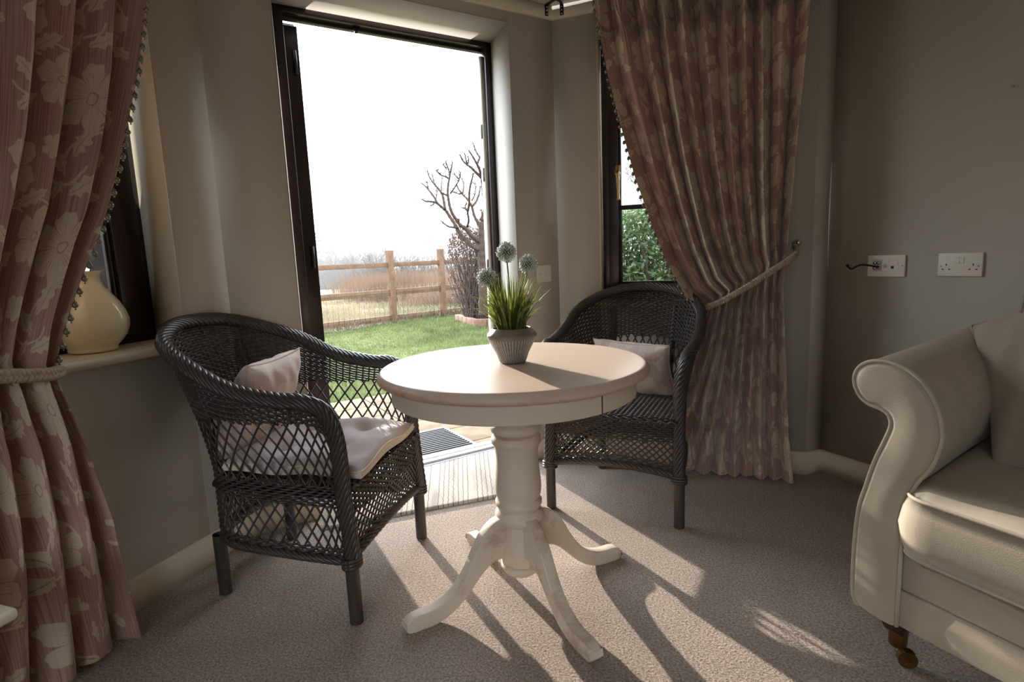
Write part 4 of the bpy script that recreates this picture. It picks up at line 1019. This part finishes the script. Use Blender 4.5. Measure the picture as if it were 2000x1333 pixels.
ms = node(M_rug, 'ShaderNodeMix', {0: 1.0, 6: mc.outputs[2], 7: ramp(M_rug, fn_, [(.3, (.72, .72, .72)), (.6, (1, 1, 1))])}, data_type='RGBA', blend_type='MULTIPLY'); setcol(M_rug, ms.outputs[2])
bump(M_rug, (X(fn_)-ln*.8).v, .8, .004)
q0, q1, q2, q3 = [np.array(p) for p in ((-.80, 2.190), (.0, 2.470), (-.045, 3.120), (-.86, 2.60))]
n1_, n2_ = 120, 80; rows = []; uv = []; r = np.random.default_rng(5)
for i in range(n1_):
    a_ = i/(n1_-1); l0 = q0+(q1-q0)*a_; l1 = q3+(q2-q3)*a_; row = []; ur = []
    for j in range(n2_):
        c_ = j/(n2_-1); p = l0+(l1-l0)*c_; ed = min(c_*.63, (1-c_)*.63, a_*.85, (1-a_)*.85); z = .0035+.010*min(1, ed/.012)**.5
        if j == 0: p = p-np.array([-.2, .6])*0+r.normal(0, .0012, 2)
        row.append((p[0], p[1], z)); ur.append((a_*.85, c_*.63))
    rows.append(row); uv.append(ur)
rows = np.array(rows); lo = rows.copy(); lo[:, :, 2] = .001
b = MB(); b.grid(rows, np.array(uv), flip=True)
for sl in ((slice(None), 0), (slice(None), -1), (0, slice(None)), (-1, slice(None))):
    b.grid(np.stack([rows[sl], lo[sl]], 0), np.stack([np.array(uv)[sl]]*2, 0))
rug = tag(b.build('door_rug', M_rug, smooth=True), 'cream rug with thin brown stripes on the carpet inside the door', 'rug')

# ground outside
gz = -.07
b = MB(); r = np.random.default_rng(11)
pav = MB()
struct_p = []
for i in range(-4, 6):
    for j in range(0, 6):
        s0 = .25+i*.46; t0 = .345+j*.325
        pav.prism([PW(A_, dD, nD, s0+.004, t0+.004), PW(A_, dD, nD, s0+.455, t0+.004), PW(A_, dD, nD, s0+.455, t0+.320), PW(A_, dD, nD, s0+.004, t0+.320)], gz-.05, gz)
tag(pav.build('patio_paving', M_paving, bevel=.003), kind='structure')
# boot mat sunk in the patio
mt = empty('boot_mat', 'ribbed black boot mat with pale metal edge outside the threshold', 'mat', (0, 0, 0))
b = MB(); ms0, ms1, mt0, mt1 = .50, 1.31, .42, 1.0
for k in range(18):
    t0 = mt0+.012+(mt1-mt0-.03)*k/17; obox(b, A_, dD, nD, ms0, ms1, t0, t0+.016, gz+.002, gz+.018)
b.build('rubber_ribs', M_black, mt, bevel=.002)
b = MB(); obox(b, A_, dD, nD, ms0, ms1, mt0, mt1, gz+.001, gz+.006); b.build('backing', M_black, mt)
b = MB()
for a_ in ((ms0-.014, ms0, mt0-.01, mt1+.01), (ms1, ms1+.014, mt0-.01, mt1+.01), (ms0, ms1, mt0-.012, mt0), (ms0, ms1, mt1, mt1+.012)): obox(b, A_, dD, nD, *a_, gz+.001, gz+.02)
b.build('metal_edge', M_alu, mt, bevel=.001)
ml = PW(A_, dD, nD, .9, .71, gz)
for o_ in mt.children: o_.data.transform(Matrix.Translation((-ml[0], -ml[1], -ml[2])))
mt.location = ml
# ------------------------------------------------------------------ garden
def at(x, y, Y):                                         # a point of the world on the depth plane Y, from a measured direction
    v_ = CR*(x-1000)/F_PX+CD*(y-666.5)/F_PX+vf; return np.array([0, 0, CAM_H])+v_*Y/v_[1]
def ground(x, y):
    x = np.asarray(x, float); y = np.asarray(y, float)
    d_ = np.clip(y, 0, 90)
    z = -.09-.036*np.clip(d_-12.6, 0, None); z = z+.012*np.clip(y-110, 0, 400)*.7
    z = z+.02*np.sin(x*1.3)*np.cos(y*.9)*np.clip((y-4)/4, 0, 1)
    return z
gy = np.r_[np.linspace(2.2, 14, 60), np.geomspace(14.5, 900, 70)]; gx = np.linspace(-1, 1, 120)
GX = (gx[None]**3*.7+gx[None]*.3)*(14+gy[:, None]*1.3); GY = np.repeat(gy[:, None], 120, 1)
# lawn part and field part share the same ground function
fa_, fb_ = np.array([-2.196, 10.74]), np.array([-1.347, 11.50]); fd = (fb_-fa_)/np.linalg.norm(fb_-fa_); fn2 = np.array([-fd[1], fd[0]])
def strip(name, t0, t1, nt_, M, kind, label=None, dz=0, sw=60):
    S_ = np.linspace(-sw, sw, 200)*np.abs(np.linspace(-1, 1, 200))**.6; T_ = np.linspace(t0, t1, nt_) if t1 < 50 else np.r_[np.linspace(t0, 12, 24), np.geomspace(12.5, t1, nt_)]
    P = fa_[None, None]+fd*S_[None, :, None]*(1+np.clip(T_, 0, None)[:, None, None]*.05)+fn2*T_[:, None, None]
    P = np.concatenate([P, (ground(P[..., 0], P[..., 1])+dz)[..., None]], -1)
    b = MB(); b.grid(P, flip=True); o = b.build(name, M, smooth=True); return tag(o, label, kind=kind)
P0 = PW(A_, dD, nD, 0, 2.28)
strip('lawn_ground', -9.2, -.05, 60, M_lawnsoil, 'structure', sw=16, dz=-.012)
strip('meadow_ground', -.05, 800, 60, M_field, 'structure', sw=60)

def blades(name, pts, hts, w, M, lean=.35, label=None, seed=0, segs=3):
    r_ = np.random.default_rng(seed); n_ = len(pts); az_ = r_.uniform(0, 2*PI, n_); wv_ = np.stack([np.cos(az_), np.sin(az_), 0*az_], 1)*(np.asarray(w)*np.ones(n_))[:, None]
    ld = r_.uniform(0, 2*PI, n_); ln_ = np.stack([np.cos(ld), np.sin(ld), 0*ld], 1)*(hts*r_.uniform(0, lean, n_))[:, None]
    up_ = np.array([0, 0, 1.])*hts[:, None]
    v0 = pts-wv_; v1 = pts+wv_; m0 = pts+ln_*.3+up_*.6-wv_*.7; m1 = pts+ln_*.3+up_*.6+wv_*.7; tp_ = pts+ln_+up_
    V = np.stack([v0, v1, m1, m0, tp_], 1).reshape(-1, 3); k = np.arange(n_)[:, None]*5
    b = MB(); b.v = [V]; b.n = len(V); b.uv = [np.zeros((len(V), 2))]; b.f = [k+np.array([[0, 1, 2, 3]]), k+np.array([[3, 2, 4]])]
    return tag(b.build(name, M), label, kind='stuff')
r = np.random.default_rng(21)
# mown lawn: between the patio and the fence
N = 120000; s_ = r.uniform(-2.6, 7.5, N); t_ = 2.2+(r.uniform(0, 1, N)**1.25)*7.0
p = PW(A_, dD, nD, 0, 0)[None]+dD*s_[:, None]*1.0+nD*t_[:, None]
inside = ((p-fa_)@fn2 < -.04) & (p[:, 0] < .9+.0*p[:, 1]) & (p[:, 0] > -4.6) & ((p-A_)@nD > 2.31)
p = p[inside]; z = ground(p[:, 0], p[:, 1])-.01; hts = r.uniform(.025, .055, len(p))*(1+.45*np.sin(p[:, 0]*2.1+p[:, 1]*1.1))
dist_ = np.hypot(p[:, 0], p[:, 1]); blades('lawn_grass', np.c_[p, z], hts, .0011*dist_*.42, M_lawn, .8, 'short bright green lawn between the patio and the fence', 1)
# tufted dry grass just beyond the fence and the brown reeds further out
def field(N, y0, y1, xl, xr, h0, h1, w, M, name, label, seed, clump=0, power=1.0, lean=.5):
    r_ = np.random.default_rng(seed); y_ = 1/(1/y0+(1/y1-1/y0)*r_.uniform(0, 1, N)**power); u_ = r_.uniform(0, 1, N); x_ = (xl+(xr-xl)*u_+r_.normal(0, .025, N))*y_
    if clump: k = np.sin(x_*clump+np.sin(y_*clump*.7)*2)*np.cos(y_*clump*.5+x_*.3); keep = k > -.25; x_, y_ = x_[keep], y_[keep]
    q = np.c_[x_, y_]; keep = (q-fa_)@fn2 > -.12; q = q[keep]; z_ = ground(q[:, 0], q[:, 1])-.01
    h = r_.uniform(h0, h1, len(q)); return blades(name, np.c_[q, z_], h, w*q[:, 1], M, lean, label, seed)
M_straw = leafmat('pale_straw', srgb(134, 123, 98), .4, .7, .25, .8)
M_rushes = leafmat('green_tuft', srgb(94, 104, 76), .3, .7, .3, 1)
field(32000, 9.2, 26, -.42, .12, .06, .22, .00050, M_straw, 'meadow_grass', 'tufted straw coloured meadow grass just beyond the fence', 31, clump=.9, lean=1.2)
field(6000, 9.4, 20, -.2, .06, .08, .22, .0006, M_rushes, 'meadow_weeds', 'green weeds in the rough grass behind the fence', 33, clump=1.6, lean=1.0)
field(34000, 17, 42, -.26, .3, .55, 1.25, .00042, M_dry, 'reed_bed', 'tall brown dead reeds across the field', 35, power=.8, lean=.35)
field(9000, 13, 24, -.17, .25, .3, .8, .00045, M_dry, 'bramble_patch', 'low russet dead growth behind the right fence bays', 36, lean=.8)

# post and rail fence
fe = empty('post_and_rail_fence', 'new timber post and rail fence between the lawn and the meadow', 'fence', (fa_[0], fa_[1], -.1))
sp_ = np.linalg.norm(fb_-fa_)
posts = [-4.6, -3.9, -3.0, -1.80, 0, sp_, sp_*2.05, sp_*3.1, sp_*4.2]
def fbox(b, s0, s1, t0, t1, z0, z1, dz0=0, dz1=0):
    o_ = np.zeros(2); pts = [o_+fd*s0+fn2*t0, o_+fd*s1+fn2*t0, o_+fd*s1+fn2*t1, o_+fd*s0+fn2*t1]; b.prism(pts, z0+.1, z1+.1)
for i, s in enumerate(posts[3:]):
    b = MB(); fbox(b, s-.055, s+.055, -.05, .05, -.25, 1.255); b.build('post', M_fence, fe, bevel=.006)
for k, (z0, z1) in enumerate(((.952, 1.035), (.432, .540), (-.045, .058))):
    for i in range(3, len(posts)-1):
        b = MB(); fbox(b, posts[i]+.056, posts[i+1]-.056, -.018, .02, z0, z1); b.build('rail', M_fence, fe, bevel=.004)
b = MB(); fbox(b, -4.6, posts[3]-.056, -.018, .02, .952, 1.035); fbox(b, -4.6, posts[3]-.056, -.018, .02, .432, .540); fbox(b, -4.6, posts[3]-.056, -.018, .02, -.045, .058); b.build('rail', M_fence, fe, bevel=.004)
b = MB()
for s in np.arange(-1.7, 3.4, .1): fbox(b, s-.0016, s+.0016, -.024, -.021, -.05, .60)
for z in (.0, .12, .24, .36, .48, .59): fbox(b, -1.7, 3.4, -.024, -.021, z-.0015, z+.0015)
b.build('wire_mesh', M_wire, fe)

# brick edged bed
bd_ = empty('brick_edged_bed', 'low brick edged bed around the foot of the pollarded tree', 'flower bed', (-.63, 9.60, -.1))
c0 = np.array([-.634, 9.55]); e1 = np.array([.985, -.17]); e2 = np.array([-.38, .925])
M_b = M_brick
for k in range(5):
    q = c0+e1*(.235*k); b = MB(); b.prism([q-c0, q+e1*.225-c0, q+e1*.225+e2*.10-c0, q+e2*.10-c0], -.03, .135); b.build('brick', M_b, bd_, bevel=.008)
for k in range(1, 5):
    q = c0+e2*(.235*k-.1); b = MB(); b.prism([q-c0, q+e1*.10-c0, q+e1*.10+e2*.225-c0, q+e2*.225-c0], -.03, .135); b.build('brick', M_b, bd_, bevel=.008)
b = MB(); b.prism([e1*.08+e2*.08, e1*1.15+e2*.08, e1*1.15+e2*1.0, e1*.08+e2*1.0], -.03, .075); b.build('bed_soil', M_soilo, bd_)
rr_ = np.random.default_rng(4); n_ = 700; a1, a2 = rr_.uniform(.1, 1.1, n_), rr_.uniform(.1, .95, n_); pts = c0+e1*a1[:, None]+e2*a2[:, None]
blades('leaf_litter', np.c_[pts, np.full(n_, -.03)], rr_.uniform(.01, .05, n_), .012, M_hedgebrown, 2.5, 'brown leaf litter lying in the brick edged bed', 7)

# pollarded tree beside the door opening
TR = [([(480,1190),(478,1060),(475,950),(474,860),(470,790),(471,720),(468,650),(470,575)], .085, .055, 0),
 ([(470,575),(488,520),(497,480),(488,430),(482,370),(474,300)], .052, .036, .0), ([(474,300),(460,250),(440,205),(415,160),(383,110)], .030, .012, -.2),
 ([(474,300),(487,250),(476,190),(466,150),(468,70)], .026, .012, .15), ([(460,160),(440,135),(425,100),(412,65)], .018, .010, .1), ([(440,205),(448,180),(460,155)], .02, .015, .0),
 ([(470,295),(430,255),(400,225),(372,205),(345,178),(327,140)], .026, .010, -.3), ([(375,208),(366,170),(357,128)], .014, .008, -.35), ([(378,205),(384,178),(382,152)], .013, .008, -.25), ([(487,250),(492,225),(489,200)], .014, .008, .2),
 ([(458,757),(420,742),(382,715),(345,678),(318,640),(292,590),(262,545),(235,505),(205,480),(175,455),(140,447),(105,445),(78,430)], .050, .012, .3),
 ([(160,455),(148,470),(135,478)], .010, .006, .2), ([(230,498),(222,440),(210,395),(180,355),(150,320),(128,285),(114,240)], .026, .010, .35), ([(162,335),(152,295),(146,263)], .014, .008, .35), ([(205,385),(207,330),(212,290)], .012, .008, .3),
 ([(178,455),(158,415),(130,378),(105,350),(73,322)], .020, .010, .2), ([(130,378),(118,350),(114,315)], .010, .007, .2), ([(172,430),(178,385),(176,360)], .010, .007, .2),
 ([(465,715),(430,690),(400,665),(365,622),(330,600),(300,560),(278,525),(262,480),(253,430),(248,390),(252,330),(262,270),(248,225),(234,183)], .042, .010, -.25),
 ([(262,275),(272,230),(280,188)], .016, .008, -.3), ([(258,300),(235,285),(205,275),(185,258),(170,243)], .015, .008, -.3), ([(240,235),(225,215),(220,200)], .010, .007, -.2), ([(250,405),(228,400),(205,385)], .016, .012, -.1),
 ([(372,620),(384,575),(380,530),(372,500),(335,485)], .022, .008, -.4), ([(378,510),(388,460),(388,400),(396,340),(410,285),(415,262)], .024, .009, -.4), ([(365,500),(362,475),(372,455)], .012, .008, -.4),
 ([(265,395),(290,360),(315,320),(322,300),(300,280),(290,262)], .015, .008, -.1), ([(322,300),(330,275),(326,250)], .012, .007, -.1),
 ([(468,640),(440,580),(418,530),(405,480),(375,430),(340,395),(315,360),(308,335)], .030, .010, .35), ([(405,478),(428,455),(445,420),(455,380),(462,345)], .024, .012, .4), ([(345,395),(352,350),(345,310),(330,285)], .014, .008, .3), ([(405,440),(425,400),(430,340),(420,310)], .013, .008, .45),
 ([(275,380),(300,390),(325,398),(340,395)], .010, .008, .0), ([(460,600),(450,580),(430,560),(415,500)], .02, .012, .3), ([(318,622),(285,615),(255,610),(228,592),(204,573)], .020, .008, -.5),
 ([(478,645),(492,600),(500,560),(505,540)], .022, .014, .2), ([(478,830),(495,812),(510,788),(520,750),(524,722)], .034, .020, .2), ([(470,560),(468,520),(464,495)], .010, .006, .1), ([(322,600),(322,570),(322,553)], .008, .005, -.3)]
b = MB(); TY = 9.35
for pl, r0_, r1_, dd in TR:
    P = []; n_ = len(pl)
    for i, (x, y) in enumerate(pl):
        q = i/(n_-1); P.append(at(800+x/3.333, 260+y/3.333, TY+dd*(q if dd else 0)*1.0))
    P = cat(P, 5); rad = np.linspace(r0_, r1_, len(P))*.88; rad = rad*(1+.12*np.sin(np.arange(len(P))*1.9+len(pl)))
    b.tube(P, rad, 8)
for pl, r0_, r1_, dd in TR[1:]:                               # short spurs and buds
    for i in range(1, len(pl)):
        for _ in range(2):
            q = random.random(); x = pl[i-1][0]*(1-q)+pl[i][0]*q; y = pl[i-1][1]*(1-q)+pl[i][1]*q; p0 = at(800+x/3.333, 260+y/3.333, TY+dd*(i-1+q)/(len(pl)-1))
            d3 = np.array([random.uniform(-1, 1), random.uniform(-.6, .6), random.uniform(.1, 1)]); b.tube([p0, p0+d3*.035, p0+d3*random.uniform(.04, .075)], [.008, .005, .003], 5)
tag(b.build('pollarded_tree', M_bark, smooth=True), 'bare pollarded tree seen just inside the right door jamb', 'tree')

# bare hedge clump behind it
def tw_cluster(b, n_, fx, h, rad=.006, segs=5, seed=0, wob=.05):
    r_ = np.random.default_rng(seed)
    for k in range(n_):
        x, y, z0 = fx(r_); hh = h*r_.uniform(.5, 1.0); P = [np.array([x, y, z0])]
        d3 = np.array([r_.normal(0, .18), r_.normal(0, .18), 1.])
        for i in range(segs):
            d3 = d3+np.array([r_.normal(0, wob*4), r_.normal(0, wob*4), 0]); P.append(P[-1]+d3/np.linalg.norm(d3)*hh/segs)
        b.tube(P, np.linspace(rad, rad*.4, len(P)), 4, caps=False)
def leaves(b, pts, size, r_, nrm=None):
    n_ = len(pts); a_ = r_.normal(size=(n_, 3)); a_ /= np.linalg.norm(a_, axis=1, keepdims=True); c_ = np.cross(a_, r_.normal(size=(n_, 3))); c_ /= np.linalg.norm(c_, axis=1, keepdims=True)
    sz = size*r_.uniform(.6, 1.2, n_)[:, None]; V = np.stack([pts-a_*sz, pts+c_*sz*.45, pts+a_*sz, pts-c_*sz*.45], 1).reshape(-1, 3)
    b.add(V, np.arange(n_*4).reshape(-1, 4))
hg = empty('bare_hedge', 'tall bare twiggy hedge with dark brown top behind the pollarded tree', 'hedge', (-.45, 10.2, -.1))
b = MB(); tw_cluster(b, 330, lambda r_: (r_.uniform(-.36, .5), r_.uniform(-.2, .25), .0), 1.72, .008, 6, 3, .018)
ob = b.build('stems', M_twig, hg); 
r = np.random.default_rng(8); b = MB(); n_ = 5200; x = r.uniform(-.60, .6, n_); z = 1.7-np.abs(r.normal(0, .36, n_)); z = np.where(r.uniform(size=n_) < .28, r.uniform(.2, 1.6, n_), z); y = r.uniform(-.25, .3, n_)
kp = z < 1.72-.20*np.clip((-x-.30)/.3, 0, 1)**2+.05*np.sin(x*14); leaves(b, np.c_[x, y, z][kp], .026, r); b.build('dead_leaves', M_hedgebrown, hg)

# evergreen hedge and tree seen through the narrow window
eh = empty('evergreen_hedge', 'glossy evergreen hedge seen through the lower panes of the narrow window', 'hedge', (2.3, 8.0, -.1))
r = np.random.default_rng(12); b = MB(); n_ = 34000; x = r.uniform(-1.3, 3.2, n_); y = r.uniform(-.3, .9, n_); z = 1.69-1.70*r.uniform(0, 1, n_)**1.2+.05*np.sin(x*9)
leaves(b, np.c_[x, y, z], .044, r); b.build('leaves', M_hedge, eh)
b = MB(); tw_cluster(b, 240, lambda r_: (r_.uniform(-1.3, 3.1), r_.uniform(-.1, .4), 0), 1.7, .014, 5, 5, .03); b.build('stems', M_bark, eh)
def bare_tree(name, label, base, H, seed, M=M_farwood, r0=.12, depth=5, spread=.55, dens=3, grp=None):
    r_ = np.random.default_rng(seed); b = MB()
    def grow(p, d3, L, rad, lv):
        n_ = 4; P = [p]; dd = d3.copy()
        for i in range(n_): dd = dd+r_.normal(0, .10, 3); dd /= np.linalg.norm(dd); P.append(P[-1]+dd*L/n_)
        b.tube(P, np.linspace(rad, rad*.6, n_+1), 5 if lv > 2 else 3, caps=False)
        if lv <= 0: return
        for k in range(dens+(lv < 3)):
            nd = dd+r_.normal(0, spread, 3); nd[2] = nd[2]*.8+.15; nd /= np.linalg.norm(nd); st_ = P[r_.integers(2, n_+1)]
            grow(st_, nd, L*r_.uniform(.62, .82), rad*.55, lv-1)
    grow(np.zeros(3), np.array([0, 0, 1.]), H*.30, r0, depth)
    o = b.build(name, M); o.location = (base[0], base[1], float(ground(base[0], base[1]))-.05 if len(base) < 3 else base[2]); return tag(o, label, 'tree', grp)
bare_tree('bare_tree', 'bare grey tree seen through the upper pane of the narrow window', (6.75, 29), 9.5, 3, M_farwood, .22, 6)

# far trees beyond the field
def far(x, y, Y): q = at(x, y, Y); return (q[0], q[1])
for i, (x, Y, Hh, lab) in enumerate(((655, 84, 9.5, 'hazy bare tree with a forked trunk, left of the fence post'), (690, 92, 9, 'hazy bare tree nearest the left fence post'), (626, 96, 13, 'tall hazy bare tree at the left edge of the door opening'), (1025, 140, 14, 'far bare tree hidden mostly behind the plant'))):
    if i < 3: bare_tree('bare_tree', lab, far(x, 530, Y), Hh, 20+i, M_farwood, .26, 6, .5, 3)
def conifer(label, base, H, seed):
    t = empty('conifer_tree', label, 'tree', (base[0], base[1], float(ground(*base))))
    b = MB(); b.tube([(0, 0, 0), (0, 0, H)], [.25, .03], 7); b.build('trunk', M_farwood, t)
    r_ = np.random.default_rng(seed); pts = []
    for lay in np.linspace(.12, .97, 16):
        R0 = (1-lay)**.7*H*.30+.3
        for k in range(9):
            a_ = r_.uniform(0, 2*PI); L = R0*r_.uniform(.6, 1.1)
            for q in r_.uniform(.1, 1, 34): pts.append((math.cos(a_)*L*q+r_.normal(0, .12), math.sin(a_)*L*q+r_.normal(0, .12), lay*H+.05*L*q+r_.normal(0, .07)))
    b = MB(); leaves(b, np.array(pts), .22, r_); b.build('foliage', M_conif, t)
conifer('dark layered conifer at the left edge of the door opening', far(612, 530, 86), 9.5, 4)
def shrub_line(name, label, P0_, P1_, n_, h0, h1, seed, M=M_farwood, rad=.03):
    r_ = np.random.default_rng(seed); b = MB()
    for k in range(n_):
        q = r_.uniform(); x = P0_[0]+(P1_[0]-P0_[0])*q+r_.normal(0, .8); y = P0_[1]+(P1_[1]-P0_[1])*q+r_.normal(0, 1.2); z = float(ground(x, y)); h = r_.uniform(h0, h1)*(1+.35*math.sin(q*21)+.25*math.sin(q*47+2))
        for _ in range(5):
            d3 = np.array([r_.normal(0, .45), r_.normal(0, .45), 1]); d3 /= np.linalg.norm(d3); m_ = np.array([x, y, z])+d3*h*.5; e_ = m_+(d3+r_.normal(0, .35, 3))*h*.5
            b.tube([(x, y, z), m_, e_], [rad, rad*.7, rad*.3], 3, caps=False)
            for __ in range(4):
                q2 = r_.uniform(.4, 1); s0_ = m_+(e_-m_)*q2*.9; b.tube([s0_, s0_+r_.normal(0, .22, 3)*h*.6+[0, 0, h*.12]], [rad*.5, rad*.2], 3, caps=False)
    return tag(b.build(name, M), label, 'bushes', kind='stuff')
shrub_line('hedgerow', 'grey hazy bare hedgerow under the far trees', far(612, 530, 80), far(742, 530, 72), 330, 2.2, 4.2, 41)
shrub_line('scrub', 'bare scrub bushes behind the middle of the fence', far(735, 530, 44), far(960, 530, 52), 330, 1.3, 2.6, 42, M_farwood, .018)
shrub_line('far_treeline', 'pale far treeline along the horizon', far(560, 510, 300), far(1100, 500, 260), 420, 6, 11, 43, M_farwood, .16)
# winter haze over the far meadow
Mh = bpy.data.materials.new('winter_haze'); Mh.use_nodes = True; hn = Mh.node_tree; hn.nodes.clear()
ho = hn.nodes.new('ShaderNodeOutputMaterial'); hs = hn.nodes.new('ShaderNodeVolumeScatter'); hs.inputs['Density'].default_value = .0024; hs.inputs['Anisotropy'].default_value = .55; hs.inputs['Color'].default_value = (.93, .96, 1, 1)
hn.links.new(hs.outputs[0], ho.inputs['Volume'])
b = MB(); b.box((-260, 34, -12), (260, 420, 22)); hz = b.build('winter_haze', Mh); tag(hz, 'pale winter haze over the far meadow', kind='stuff')
